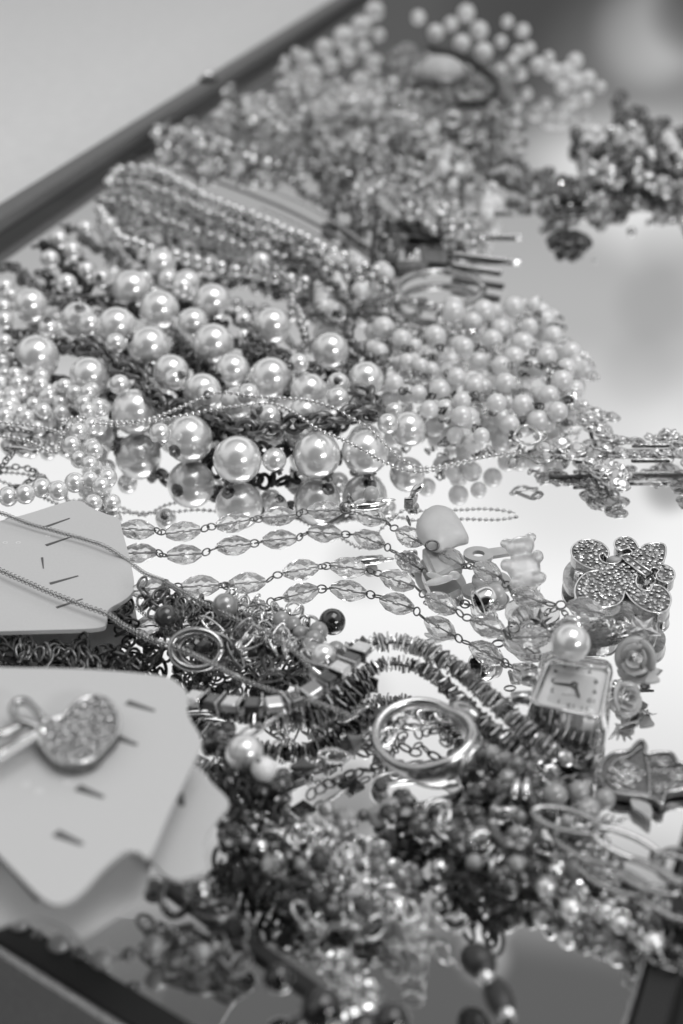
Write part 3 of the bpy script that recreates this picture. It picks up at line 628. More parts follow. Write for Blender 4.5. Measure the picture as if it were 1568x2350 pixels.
# ------------------------------------------------------------------ watch
wt = thing('wrist_watch', 'square silver watch lying upside down with a white numbered dial', 'watch', P(1310, 1610))
WH = 13
def quadpt(q, u, v, h):
    a, b, c, d = [P(x, y, h) for x, y in q]; return a.lerp(b, u).lerp(d.lerp(c, u), v)
wq = [(1250,1482),(1422,1516),(1398,1682),(1193,1640)]
def rquad(q, h, inset, rad=.14, n=6, hp_=13):
    pts = []
    for (cu, cv, a0) in ((inset+rad, inset+rad, 180), (1-inset-rad, inset+rad, 270), (1-inset-rad, 1-inset-rad, 0), (inset+rad, 1-inset-rad, 90)):
        for k in range(n+1): a = R_(a0+90*k/n); pts.append(quadpt(q, cu+rad*math.cos(a), cv+rad*math.sin(a), hp_)*1.0)
    return [Vector((p.x, p.y, h)) for p in pts]
def loft(name, loops, m, root, smooth=True, close=True):
    n = len(loops[0]); V = [v for l in loops for v in l]; Fs = []
    for k in range(len(loops)-1):
        for i in range(n): j = (i+1) % n; Fs.append((k*n+i, k*n+j, (k+1)*n+j, (k+1)*n+i))
    if close is True: Fs.append(tuple(range(n))[::-1])
    if close: Fs.append(tuple(range((len(loops)-1)*n, len(loops)*n)))
    return own(name, V, Fs, m, root, smooth)
dq = [(1264,1512),(1400,1532),(1376,1646),(1224,1612)]
wl = [(1246,1488),(1410,1520),(1394,1700),(1198,1652)]
def mixl(a, b, t, z): return [Vector((p.x+(q.x-p.x)*t, p.y+(q.y-p.y)*t, z)) for p, q in zip(a, b)]
lo_r = rquad(wl, 7.5, 0, .16, 6, 7.5); hi_r = rquad(dq, 13, -.03, .12, 6, 13)
loft('watch_case', [mixl(lo_r, hi_r, .25, 3.6), mixl(lo_r, hi_r, .06, 4.2), mixl(lo_r, hi_r, 0, 5.4), mixl(lo_r, hi_r, 0, 7.2), mixl(lo_r, hi_r, .18, 8.8), mixl(lo_r, hi_r, .5, 11.0), mixl(lo_r, hi_r, .8, 12.4), hi_r, rquad(dq, 13.1, 0, .12), rquad(dq, 11.9, .02, .12)], 'chrome', wt)
prism('watch_back', rquad(wl, 3.5, .2, .14, 6, 4), 2.2, 3.6, 'silver_dull', wt)
dl = prism('dial', rquad(dq, 11.9, .02, .12), 11.92, 12.0, 'dial', wt)[0]
prism('dial_inlay', rquad(dq, 12.0, .16, .06), 12.005, 12.05, 'card', wt)
loft('crystal', [rquad(dq, 13.05, .01, .12), rquad(dq, 13.5, .03, .12), rquad(dq, 13.7, .12)], 'thin_glass', wt, True, 'top')
prism('strap_end', outline([(1290,1680),(1370,1695),(1375,1715),(1352,1738),(1325,1735),(1285,1712)], 4, 4), 1.2, 4.2, 'silver_dull', wt, .6)
def crop1(x, y): return P(*cc1(x, y), 12.08)
# the dial reads upside down: 12 lies at the near side
cxy = crop1(637, 1700); up12 = (crop1(610, 1880)-cxy); up12.z = 0; upn = up12.normalized(); rgt = Vector((upn.y, -upn.x, 0))
def text(root, s, at, size, m, up=upn, rt=rgt, name='numeral', ext=.02):
    cu = bpy.data.curves.new(name, 'FONT'); cu.body = s; cu.size = 1; cu.align_x = 'CENTER'; cu.align_y = 'CENTER'; cu.extrude = ext
    o = bpy.data.objects.new('tmp', cu); C.objects.link(o); dg = bpy.context.evaluated_depsgraph_get(); me = bpy.data.meshes.new_from_object(o.evaluated_get(dg)); bpy.data.objects.remove(o)
    me.materials.clear(); me.materials.append(MATS[m])
    M = Matrix((rt, up, rt.cross(up))).transposed().to_4x4(); M.translation = at
    return link(name, me, M @ S(size), root)
for s, x, y in [('12',610,1868),('11',722,1890),('10',785,1825),('9',812,1745),('8',822,1662),('7',770,1570),('6',665,1540),('5',555,1520),('4',480,1570),('3',455,1648),('2',450,1735),('1',505,1828)]:
    text(dl, s, crop1(x, y), 1.9, 'ink')
text(dl, 'QUARTZ', crop1(600, 1775), .8, 'bead_grey', name='lettering')
def hand(name, a, b, w0, w1, z):
    a, b = crop1(*a), crop1(*b); d = (b-a).normalized(); n_ = Vector((-d.y, d.x, 0))
    return prism(name, [a-d*.6-n_*w0, b-n_*w1, b+n_*w1, a-d*.6+n_*w0], z, z+.12, 'ink', wt)
hand('minute_hand', (637,1700), (462,1682), .32, .16, 12.3); hand('hour_hand', (637,1700), (680,1808), .38, .18, 12.5)
part('hand_hub', 'ball', 'ink', Matrix.Translation(crop1(637, 1700)+Vector((0, 0, .5))) @ S(.75, .75, .35), wt)
part('crown', 'tube', 'silver_dull', frame(P(*cc1(250, 1620), 8), Vector((1, 0, 0))) @ S(1.6, 1.3, 1.3), wt)
part('crown', 'tube', 'silver_dull', frame(P(*cc1(185, 1800), 7.5), Vector((1, .1, 0))) @ S(2.0, 1.4, 1.4), wt)
for k in range(2):
    for i in range(5): part('bracelet_link', 'baguette', 'gunmetal', Matrix.Translation(P(1262+i*20-k*8, 1700+i*6+k*20, 5-k*1.5)) @ Matrix.Rotation(-.25, 4, 'Z') @ S(1.1, 1.1, 1.0), wt)
# big loose pearl on the watch
pl_ = thing('loose_pearl', 'large single pearl resting on the upper edge of the watch', 'pearl', P(1310, 1500)); pp = P(1309, 1476, 18); part('pearl', 'sphere', 'pearl', Matrix.Translation(pp) @ Matrix.Rotation(1., 4, 'Y') @ S(pix(46, pp)), pl_)
part('drill_hole', 'ring', 'gunmetal', Matrix.Translation(pp+Vector((-1.1, -3.3, -1.75))) @ Matrix.Rotation(1.25, 4, 'X') @ S(.5), pl_)
# rose charms
def rose(label, px, py, h, s, ang):
    root = thing('rose_charm', label, 'charm', P(px, py)); M0 = Matrix.Translation(P(px, py, h)) @ Matrix.Rotation(R_(ang), 4, 'Z') @ Matrix.Rotation(R_(58), 4, 'X')
    rr = random.Random(px)
    for k in range(9):
        a0 = k*2.2; r0 = s*(.15+k*.10); V = []; Fs = []; nu, nv = 10, 6
        for side in (0, 1):
            for i in range(nu):
                for j in range(nv):
                    u = i/(nu-1); v = j/(nv-1); a = a0+(u-.5)*2.3; edge = math.sin(math.pi*u)**.5; rr_ = r0*(.55+.45*v)+s*.16*v*v*k/5+side*.09*s*.6
                    z = s*(.75-k*.045)*v*edge-.25*s*k/9-s*.1*max(0, v-.75)*k; V.append(M0 @ Vector((rr_*math.cos(a), rr_*math.sin(a), z)))
        for side in (0, 1):
            b = side*nu*nv
            for i in range(nu-1):
                for j in range(nv-1): q = (b+i*nv+j, b+(i+1)*nv+j, b+(i+1)*nv+j+1, b+i*nv+j+1); Fs.append(q if side else q[::-1])
        for i in range(nu-1): a = i*nv+nv-1; Fs.append((a, a+nv, a+nv+nu*nv, a+nu*nv))
        own('petal', V, Fs, 'enamel', root)
    part('stem_tab', 'cube', 'gunmetal', M0 @ Matrix.Rotation(-1.0, 4, 'Z') @ Matrix.Translation((s*1.15, 0, -.2*s)) @ S(s*.35, s*.22, s*.12), root)
    return root
rose('grey enamel rose charm hanging right of the pearl on the watch', 1462, 1512, 7, 4.4, -35)
rose('smaller grey enamel rose charm at the right side of the watch', 1440, 1600, 4.2, 3.3, 30)
prism('leaf', outline([(1480,1560),(1500,1535),(1508,1548),(1515,1560),(1490,1565)], 6, 4), 5.4, 6, 'enamel', thing('leaf_charm', 'small grey enamel leaf sticking out under the large rose', 'charm', P(1498, 1550)), .2)
# ------------------------------------------------------------------ crystal cross pendant
cx_ = thing('cross_pendant', 'crystal studded cross pendant hanging from the fine ball chains at right', 'pendant', P(1400, 1040))
tubes('bail', [cr([P(1180,1000,9), P(1192,982,9.5), P(1212,978,9.5), P(1235,992,9), P(1240,1010,7.5), P(1215,1020,7), P(1190,1015,8), P(1180,1000,9)], 6)], .45, 'silver', cx_)
tubes('bail_link', [cr([P(1190,1040,6), P(1215,1050,6), P(1235,1062,5.5), P(1250,1060,5), P(1240,1048,5.5), P(1228,1050,6)], 6)], .5, 'silver_dull', cx_)
tubes('cross_frame', [[P(1262,1036,4), P(1600,1034,4)], [P(1262,1050,3), P(1600,1046,3)], [P(1366,965,5), P(1392,1040,4), P(1402,1095,3)], [P(1350,975,5), P(1385,1090,3)]], .55, 'gunmetal', cx_, 6)
for y in (1022, 1056): part('baguette', 'cube', 'silver', frame(P(1498, y, 4.5 if y < 1040 else 3.5), Vector((1, .02, 0))) @ S(5.9, .6, .6), cx_)
for y in (1024, 1058): part('baguette', 'cube', 'silver', frame(P(1345, y, 4), Vector((1, .02, 0))) @ S(3.0, .5, .5), cx_)
rr = random.Random(3)
for x0, y0, x1, y1, n, h, s in [(1255,1024,1420,1016,11,5,1.6),(1262,1044,1415,1046,10,4,1.6),(1340,935,1395,990,10,8,1.6),(1335,965,1400,1000,8,7,1.6),(1360,1060,1425,1090,9,5,1.7),(1375,1075,1420,1115,9,4,1.7),(1420,1006,1600,1003,17,5.5,1.15),(1420,1038,1540,1038,9,4.5,1.0),(1535,990,1600,1065,11,5.5,1.8),(1345,945,1400,950,6,8,1.5)]:
    for i in range(n):
        t = i/(n-1); p = P(x0+(x1-x0)*t+rr.uniform(-9, 9), y0+(y1-y0)*t+rr.uniform(-9, 9), h+rr.uniform(-.8, .8))
        q = part('crystal', 'gem', 'stone', Matrix.Translation(p) @ Matrix.Rotation(rr.uniform(-.8, .8), 4, 'X') @ Matrix.Rotation(rr.uniform(-.8, .8), 4, 'Y') @ S(s*1.25), cx_)
        part('crystal_setting', 'ring', 'silver', Matrix.Translation(p-Vector((0, 0, .35))) @ S(s*1.3), cx_)
        part('prong', 'ball_lo', 'silver', Matrix.Translation(p+Vector((rr.uniform(-1, 1)*s, rr.uniform(-1, 1)*s, .5))) @ S(.45), cx_)
# ------------------------------------------------------------------ earring cards
def card(name, label, pts, h, th, slits, root=None, m='card', n=5, holes=()):
    root = thing(name, label, 'earring card', P(*pts[0]))
    o = outline(pts, h, n); prism('card_sheet', o, h-th, h, m, root)
    for x0, y0, x1, y1, wd in slits:
        a, b = P(x0, y0, h), P(x1, y1, h); d = (b-a).normalized(); nn = Vector((-d.y, d.x, 0))*wd*1.35
        prism('slit', [a-nn, b-nn*.4, b+nn*.4, a+nn], h+.02, h+.12, 'slit', root)
    for x, y in holes: part('pin_hole', 'ring', 'card_edge', Matrix.Translation(P(x, y, h+.02)) @ S(.5, .5, .2), root)
    return root
card('earring_card', 'white earring card with long slits below the row of small pearls', [(-200,1262),(-60,1212),(60,1180),(150,1152),(185,1150),(205,1162),(240,1178),(272,1190),(280,1215),(300,1290),(308,1345),(292,1372),(250,1398),(245,1425),(225,1441),(100,1446),(-60,1450),(-200,1452)], 6, 1.0, [(98,1212,160,1190,.35),(106,1252,165,1232,.35),(115,1340,180,1322,.35),(130,1395,190,1375,.3),(97,1280,100,1305,.2)], holes=[(12,1245),(42,1245),(110,1230)])
card('earring_card', 'large white earring card carrying the stone set heart brooch', [(-200,1520),(-60,1530),(180,1535),(365,1550),(412,1570),(430,1592),(432,1640),(462,1700),(440,1758),(395,1850),(345,1962),(318,1955),(285,1955),(240,1990),(195,2040),(160,2068),(125,2075),(90,2055),(40,2005),(-60,1905),(-200,1790)], 30, .7, [(292,1612,355,1632,.5),(262,1690,315,1710,.55),(178,1808,238,1830,.6),(128,1912,190,1938,.6)], holes=[(60,1800),(90,1815),(155,1795)])
card('earring_card', 'narrow white card corner showing to the right of the heart card', [(380,1740),(455,1765),(490,1800),(526,1842),(500,1880),(472,1925),(468,1960),(475,1995),(440,2012),(400,2018),(360,1990),(335,1940),(340,1850)], 22, .7, [(408,1822,420,1850,.7)])
card('earring_card', 'lowest white card with a wavy edge sticking out below the heart card', [(-200,1880),(-60,1930),(60,1960),(200,1960),(335,1955),(342,2000),(320,2062),(260,2105),(190,2148),(165,2138),(140,2122),(90,2105),(40,2110),(-60,2140),(-200,2150)], 20, .7, [(-10,1950,88,2068,.5)])  # dark strip on this card paints the shaded gap under the heart card
# heart brooch on the card
hb = thing('heart_brooch', 'stone set heart brooch pinned on the large white card', 'brooch', P(180, 1700, 30))
ho = outline([(150,1640),(175,1612),(215,1598),(250,1608),(272,1640),(270,1680),(240,1715),(215,1740),(175,1752),(130,1745),(98,1712),(85,1680),(100,1655),(125,1650)], 32.6, 4)
prism('heart_plate', ho, 30.4, 32.6, 'gunmetal', hb, .5)
pave(hb, [Vector((p.x, p.y, 0)) for p in ho], 32.7, .62, .98, seed=8, tries=5000)
tubes('heart_rim', [ho+[ho[0]]], .35, 'silver', hb)
tubes('heart_bow', [cr([P(90,1680,32.5), P(50,1700,32.5), P(5,1730,32.5), P(-30,1760,31.5)], 5), cr([P(100,1650,32.5), P(60,1610,33.5), P(30,1620,33.5), P(40,1650,33.5), P(90,1670,32.5)], 6), cr([P(60,1660,32.5), P(20,1680,32.5), P(-20,1690,32.5)], 5)], 0.8, 'silver_dull', hb)
for i in range(9): part('stone', 'gem', 'stone', Matrix.Translation(P(80-i*13, 1690+i*8, 34)) @ S(.8), hb)
# ------------------------------------------------------------------ rope chains over the cards
rp = lambda lab, pts, sd, m='silver_dull', r=.5: strand('rope_chain', lab, 'chain necklace', pts, [('link', 'ring', m, (r, r, r*1.3), r*1.1, 55), ('link', 'ring', m, (r, r, r*1.3), r*1.1, 125)], 'thin rope chains over the cards', seed=sd, wig=.2)
rp('thin twisted rope chain, upper one crossing the slit card', [(-20,1172,8),(10,1180,8),(60,1200,7.5),(130,1220,7.5),(200,1240,7.5),(250,1258,7.5),(290,1285,6),(330,1315,6),(380,1335,7)], 90)
rp('thin twisted rope chain, lower one crossing the slit card', [(-20,1300,8),(60,1335,8),(130,1365,8),(200,1392,8),(250,1412,8),(290,1440,9),(340,1465,10),(390,1480,10),(440,1500,10)], 91, r=.6)
rp('thin rope chain slanting across the tangled chains to the right', [(380,1335,7),(430,1365,11),(500,1400,12),(560,1430,12),(620,1455,12),(670,1490,12),(720,1540,11),(760,1580,10)], 92)
rp('thin rope chain slanting across the square crystal bracelet', [(440,1500,11),(500,1530,12),(560,1560,12),(640,1590,11),(720,1610,10),(800,1640,8)], 93)
# ------------------------------------------------------------------ tangled chains in the middle
def scrib(x0, y0, x1, y1, w, n, h0, h1, seed):
    r = random.Random(seed); out = []; dx, dy = x1-x0, y1-y0; l = math.hypot(dx, dy); nx, ny = -dy/l, dx/l
    for i in range(n):
        t = i/(n-1)+r.uniform(-.5, .5)*.5/n*3; s = (1 if i % 2 else -1)*r.uniform(.2, 1)*w; out.append((x0+dx*t+nx*s, y0+dy*t+ny*s, r.uniform(h0, h1)))
    return out
def tang(nm, label, sc_, pat, seed, wig=3., grp=None, cord=None, rj=45, cat='necklace'):
    return strand(nm, label, cat, sc_, pat, grp, seed=seed, wig=wig, cord=cord, rolljit=rj, jit=.25, szj=.12)
tang('cable_chain', 'heap of oxidised cable chain left of the grey pearl', scrib(320,1360,560,1440,40,14,3,10,1), LK(2.0, 'gunmetal'), 101, cat='chain necklace')
tang('cable_chain', 'bright cable chain looping just below the lowest crystals', scrib(520,1370,730,1430,34,12,3,10,2), LK(2.1, 'silver'), 102, cat='chain necklace')
tang('cable_chain', 'dark cable chain under the loose grey pearl', scrib(380,1400,700,1450,45,14,2,7,3), LK(1.9, 'gunmetal'), 103, cat='chain necklace')
tang('cable_chain', 'silver cable chain edge hanging behind the black bead', scrib(560,1400,720,1500,40,12,4,10,4), LK(2.0, 'silver_dull'), 104, cat='chain necklace')
tang('curb_chain', 'dark woven chain band between the two white cards', scrib(-20,1475,360,1510,22,22,2,6,5), LK(2.2, 'blackened', f=1.2), 105, cat='chain necklace')
tang('curb_chain', 'second dark woven chain in the gap between the white cards', scrib(-20,1490,300,1520,22,18,1,5,6), LK(2.0, 'gunmetal', f=1.2), 106, cat='chain necklace')
tang('curb_chain', 'dark chain spilling round the corner of the slit card', scrib(250,1340,340,1500,20,12,2,7,7), LK(2.0, 'blackened', f=1.2), 107, cat='chain necklace')
tang('wire_tangle', 'silver bent wire loops lying over the middle of the chain heap', scrib(480,1450,760,1500,32,11,7,12,8), LK(3.4, 'silver', 'link_long', f=1.3), 108, cat='chain necklace')
tang('wire_tangle', 'dark bent wire loops in front of the chain heap', scrib(420,1500,720,1550,34,12,3,9,9), LK(3.2, 'gunmetal', 'link_long', f=1.3), 109, cat='chain necklace')
tang('bead_tangle', 'dark faceted beads showing through the chain heap', scrib(400,1470,760,1530,40,14,2,6,10), [B(1.6, 'bead_dark', 'facet', 'bead', .4)], 110, cord=.2)
tang('bead_tangle', 'small round grey beads at the right end of the chain heap', scrib(640,1420,790,1520,30,9,4,9,11), [B(1.9, 'bead_grey', 'ball', 'bead', .4)], 111, cord=.2)
# hoops and loose beads
def hoop(label, c, rx, ry, r, m, pts=None, cat='hoop', name='hoop_earring'):
    root = thing(name, label, cat, P(c[0], c[1])); pl = []
    for i in range(33): a = 2*math.pi*i/32; pl.append(P(c[0]+rx*math.cos(a), c[1]+ry*math.sin(a), c[2]+(c[3] if len(c) > 3 else 0)*math.sin(a)))
    tubes('hoop', [pl], r, m, root, 10); return root
hoop('thick silver hoop standing in the chain heap below the grey pearl', (450,1490,9,-3), 58, 44, .8, 'silver_dull')
hoop('thinner silver hoop doubled beside the thick hoop', (472,1492,8,-3), 62, 42, .5, 'gunmetal')
def lone(name, label, px, py, r, h, m, hole=None, cat='bead'):
    root = thing(name, label, cat, P(px, py)); p = P(px, py, h); part('bead_body', 'sphere', m, Matrix.Translation(p) @ Matrix.Rotation(rnd.uniform(0, 3), 4, 'X') @ S(pix(r, p)), root)
    if hole:
        dx, dy = hole; tw = math.sqrt(max(0, 1-dx*dx-dy*dy)); d = Vector((dx, -dy*ST-tw*CT, -dy*CT+tw*ST)).normalized()
        part('drill_hole', 'cap', 'blackened', frame(p+d*pix(r, p)*.96, d) @ S(pix(r, p)*.22), root)
    return root
lone('loose_bead', 'dark grey metallic round bead left of the grey pearl', 381, 1415, 27, 11, 'bead_dark')
lone('loose_bead', 'silvery grey pearl on top of the chain heap', 517, 1390, 29, 12, 'pearl_grey')
lone('loose_bead', 'solid black round bead standing clear on the bright mirror', 763, 1427, 31, 6, 'bead_black')
lone('loose_bead', 'white pearl with a dark drill hole right of the chain heap', 743, 1506, 30, 10, 'pearl', (.35, .25))
lone('loose_bead', 'large pearl beside the narrow card corner', 562, 1728, 44, 13, 'pearl')
lone('loose_bead', 'small plain white bead touching the large front pearl', 606, 1765, 29, 14, 'bead_white', (-.4, -.75))
# ------------------------------------------------------------------ sequin (chip) bracelets
def chips(label, pts, r, ms, seed):
    pat = []
    for i, m in enumerate(ms): pat.append(('chip', 'chip' if i % 2 else 'chip2', m, (1.2, r, r), .8, 40*i))
    return strand('sequin_bracelet', label, 'bracelet', pts, pat, 'bracelets of stacked spiky discs', seed=seed, wig=.6, rolljit=18, szj=.14, cord=.5)
chips('upper arc of stacked spiky discs curving toward the watch', [(720,1560,7),(760,1530,8),(800,1500,8),(850,1478,8),(910,1474,8),(970,1488,8),(1030,1520,8),(1080,1560,8),(1130,1605,8),(1180,1650,8),(1230,1690,8),(1280,1725,7)], 2.15, ['glass_smoke', 'silver', 'glass', 'silver_dull', 'bead_grey'], 120)
chips('inner arc of stacked spiky discs just inside the upper arc', [(640,1640,5),(720,1625,5),(780,1590,5),(830,1550,5),(890,1525,5),(950,1528,5),(1000,1555,5),(1050,1600,5),(1100,1650,6),(1150,1690,6),(1200,1730,5)], 1.75, ['silver_dull', 'silver', 'glass_smoke', 'gunmetal'], 121)
chips('left arm of stacked spiky discs below the square crystals', [(440,1590,4),(520,1630,4),(600,1650,4),(690,1655,4),(760,1635,4),(810,1600,4),(850,1570,4)], 2.1, ['bead_dark', 'gunmetal', 'silver_dull'], 122)
# square crystal bracelet
sq = strand('crystal_bracelet', 'bracelet of alternating clear and dark square stones between silver bars', 'bracelet', [(430,1600,8),(500,1612,9),(570,1618,10),(640,1615,10),(700,1595,10),(750,1560,11),(800,1520,11),(830,1490,11)],
    [('square_stone', 'cube', 'stone', (1.7, 1.8, 1.0), 3.7, 0), ('setting_bar', 'bar', 'silver', (1.2, 2.1, 2.4), .9, 0), ('dark_stone', 'cube', 'bead_dark', (1.4, 1.7, 1.0), 3.1, 0), ('setting_bar', 'bar', 'silver', (1.2, 2.1, 2.4), .9, 0)], seed=123)
# ------------------------------------------------------------------ signet ring
sr = thing('signet_ring', 'plain silver signet ring lying on its side in front of the discs', 'ring', P(965, 1700))
c0 = P(964, 1690, 7.2); V = []; Fs = []; n, k = 48, 12
Mr = Matrix.Translation(c0) @ Matrix.Rotation(R_(-6), 4, 'Z') @ Matrix.Rotation(R_(14), 4, 'X')
for i in range(n):
    a = 2*math.pi*i/n; b = max(0, math.cos(a+.55))**1.5; wd = 1.5+3.4*b; th = 1.0+.8*b; R0 = 8.6+1.9*b
    for j in range(k):
        g = 2*math.pi*j/k; V.append(Mr @ Vector(((R0+th*math.cos(g))*math.cos(a), (R0+th*math.cos(g))*math.sin(a)*.98, wd*math.sin(g))))
for i in range(n):
    for j in range(k): Fs.append((i*k+j, ((i+1) % n)*k+j, ((i+1) % n)*k+(j+1) % k, i*k+(j+1) % k))
own('ring_band', V, Fs, 'ring_metal', sr)
loft('signet_face', [[Mr @ (Matrix.Rotation(-.55, 4, 'Z') @ Vector((x, s*4.2*math.sin(2*math.pi*i/24), s*4.4*math.cos(2*math.pi*i/24)))) for i in range(24)] for x, s in ((9.2, .8), (11.2, 1.0), (12.3, 1.12), (12.6, 1.05))], 'ring_metal', sr)
sb = thing('oval_charm', 'pale oval metal bead leaning behind the signet ring', 'charm', P(1055, 1650)); part('bead_body', 'sphere', 'silver_dull', Matrix.Translation(P(1068, 1636, 6)) @ Matrix.Rotation(-.8, 4, 'Z') @ S(4.2, 2.1, 2.1), sb)
tang('cable_chain', 'fine dark chain seen through the hole of the signet ring', scrib(880,1660,1030,1700,26,9,1.5,4,21), LK(1.3, 'gunmetal'), 130, cat='chain necklace')
tang('cable_chain', 'flat silver chain crossing inside the signet ring', [(870,1700,4),(910,1670,5),(950,1655,5),(990,1640,6),(1040,1640,6)], LK(2.3, 'silver', 'link_flat'), 131, cat='chain necklace', wig=1)
tang('marquise_chain', 'chain of long dark marquise links left of the signet ring', [(620,1800,5),(670,1775,5),(730,1750,5),(790,1720,5),(850,1690,5),(880,1640,5),(800,1640,4)], [('long_link', 'link_long', 'silver', (3.4, 4.2, 4), 5.4, 20), ('dark_bead', 'bicone', 'bead_dark', (2.6, 2.2, 2.2), 4.6, 0), ('link', 'ring', 'gunmetal', (1.1, 1.1, 1.1), 1.8, 90)], 132, cat='chain necklace', wig=1)
tang('marquise_chain', 'chain of small rings crossing the mirror above the signet ring', [(770,1620,3),(830,1650,3),(880,1668,3),(860,1700,3),(780,1735,3),(700,1770,3)], LK(1.5, 'gunmetal'), 133, cat='chain necklace', wig=1)
tang('wire_tangle', 'silver wire frame over the large front pearl', [(505,1700,10),(540,1690,14),(590,1675,16),(640,1660,16),(650,1690,14),(630,1730,10)], LK(2.6, 'silver_dull', 'link_long'), 134, cat='chain necklace', wig=1)
tang('bead_tangle', 'dark beads massed under the large front pearl', scrib(470,1680,640,1800,46,16,2,10,12), [B(1.7, 'bead_dark', 'facet', 'bead', .3), B(1.2, 'gunmetal', 'ball_lo', 'spacer')], 135)
tang('bead_tangle', 'dark chain massed behind the narrow card corner', scrib(500,1790,640,1850,46,14,2,11,13), LK(2.0, 'blackened'), 136, cat='chain necklace')
# ------------------------------------------------------------------ hamsa hand charm
hm = thing('hand_charm', 'silver filigree open hand charm at the right edge', 'charm', P(1480, 1790))
def cc4(x, y): return ((1366+x/1.147)/1.743, (2700+y/1.147)/1.743)
hpx = [(1185,455),(1200,400),(1250,362),(1320,350),(1355,315),(1380,305),(1398,330),(1395,365),(1440,360),(1510,362),(1535,388),(1545,408),(1620,405),(1680,430),(1690,470),(1650,515),(1560,528),(1490,545),(1470,595),(1430,570),(1330,555),(1250,540),(1200,500)]
HH = 2.0
hout = outline([cc4(*q) for q in hpx], HH, 4); prism('hand_plate', hout, HH-1.5, HH, 'hand_metal', hm, .25)
rl = [Vector((p.x, p.y, HH+.2)) for p in hout]; rl.append(rl[0]); tubes('hand_rim', [rl], .38, 'silver_dull', hm)
def c4p(x, y, h=HH+.3): return P(*cc4(x, y), h)
tubes('finger_line', [[c4p(1395,400), c4p(1520,400)], [c4p(1400,465), c4p(1680,460)], [c4p(1400,480), c4p(1680,475)], [c4p(1400,415), c4p(1540,412)], cr([c4p(1395,370), c4p(1412,450), c4p(1415,550)], 6), cr([c4p(1225,440), c4p(1262,392), c4p(1320,372), c4p(1352,345), c4p(1378,330)], 6), cr([c4p(1228,452), c4p(1225,490), c4p(1262,520), c4p(1330,535), c4p(1405,550)], 6), cr([c4p(1262,450), c4p(1300,415), c4p(1350,420), c4p(1372,460), c4p(1330,490), c4p(1285,480), c4p(1262,450)], 5)], .26, 'silver_dull', hm)
rr = random.Random(12)
for k, (xa, xb, y) in enumerate([(1425,1530,388),(1420,1670,440),(1430,1670,502),(1430,1560,527)]):
    for i in range(int((xb-xa)/19)): part('filigree', 'ring_thick', 'silver_dull' if i % 2 else 'hand_metal', Matrix.Translation(c4p(xa+i*19, y+rr.uniform(-3, 3), HH+.15)) @ S(.72), hm)
for i in range(16):
    a = i*2.4; q = 12+i*4.6; part('filigree', 'ring_thick', 'silver_dull' if i % 2 else 'silver', Matrix.Translation(c4p(1308+q*math.cos(a), 462+q*.75*math.sin(a), HH+.15)) @ S(.8, .62, .7), hm)
prism('hand_tail', outline([cc4(*q) for q in [(1330,560),(1400,580),(1425,610),(1420,655),(1370,620),(1340,600)]], 2, 4), 1.0, 1.8, 'enamel', hm)
tang('small_bead_chain', 'short chain of matt grey round beads beside the hand charm', [(1245,1815,7),(1280,1825,7),(1310,1818,7),(1345,1815,7),(1375,1822,7),(1395,1840,6),(1380,1862,5),(1340,1858,5),(1310,1870,4)], [B(2.2, 'bead_grey', 'ball', 'bead', .5)], 140, wig=.5, cord=.2)
tang('cable_chain', 'small dark chain leading from the discs to the hand charm', [(1180,1790,7),(1230,1800,7),(1280,1800,8),(1330,1788,8),(1385,1790,8)], LK(1.5, 'gunmetal'), 141, cat='chain necklace', wig=1)
tang('cable_chain', 'coiled silver chain below the grey beads', scrib(1310,1860,1420,1890,20,9,2,6,22), LK(1.6, 'silver'), 142, cat='chain necklace')
# ------------------------------------------------------------------ great tangle in front
def tg(nm, label, a, pat, seed, n=13, w=50, h0=1.8, h1=12, **k): return tang(nm, label, scrib(*a, w, n, h0, 2.2+h1*.36, seed), pat, seed+200, wig=4, grp='tangled necklaces in the front heap', **k)
DK = lambda r, s='bead_dark', g=.3, sh='facet': [B(r, s, sh, 'bead', g), B(r*.62, 'gunmetal', 'ball_lo', 'spacer')]
tg('bead_necklace', 'dark faceted bead strand directly below the signet ring', (900,1835,1110,1900), DK(1.7), 1, h1=12, w=34, n=12)
tg('bead_necklace', 'black and grey bead strand under the hoop of discs', (1090,1700,1230,1830), DK(2.0, 'bead_grey'), 2, h1=10, w=30, n=10)
tg('bead_necklace', 'smoky crystal strand where the discs meet the heap', (1110,1720,1270,1790), DK(1.9, 'glass_smoke'), 3, h1=9, n=9, w=26)
tg('chain_necklace', 'gunmetal chain strand below the large front pearl', (520,1850,760,1900), LK(2.3, 'gunmetal'), 4, h1=10, w=34, n=11)
tg('bead_necklace', 'dark round bead strand at the left side of the front heap', (490,1910,730,2000), DK(1.8), 5, h1=12, n=13, w=40)
tg('chain_necklace', 'bright silver link strand shimmering left in the front heap', (560,1880,800,1960), LK(2.0, 'silver'), 6, h1=13, n=13, w=40)
tg('bead_necklace', 'clear crystal strand left of the middle of the front heap', (540,1930,780,2030), DK(2.1, 'glass'), 7, h1=12, n=13, w=40)
tg('chain_necklace', 'blackened chain strand along the narrow card corner', (480,1990,700,2080), LK(2.3, 'blackened'), 8, h1=9, n=12, w=36)
tg('bead_necklace', 'grey bead strand reaching out over the mirror in the middle', (780,1880,930,1850), DK(2.0, 'bead_grey'), 9, h1=7, w=22, n=8)
tg('bead_necklace', 'dark bead strand over the centre of the front heap', (930,1850,1150,1990), DK(1.8), 10, h1=13, n=14, w=40)
tg('bead_necklace', 'blackish round bead strand right of the centre of the heap', (1050,1880,1200,2030), DK(1.8, 'bead_dark', .2, 'ball'), 11, h1=12, n=13, w=45)
tg('chain_necklace', 'silver link strand sparkling right of the centre of the heap', (1000,1850,1190,1980), LK(2.2, 'silver'), 12, h1=14, n=10, w=40)
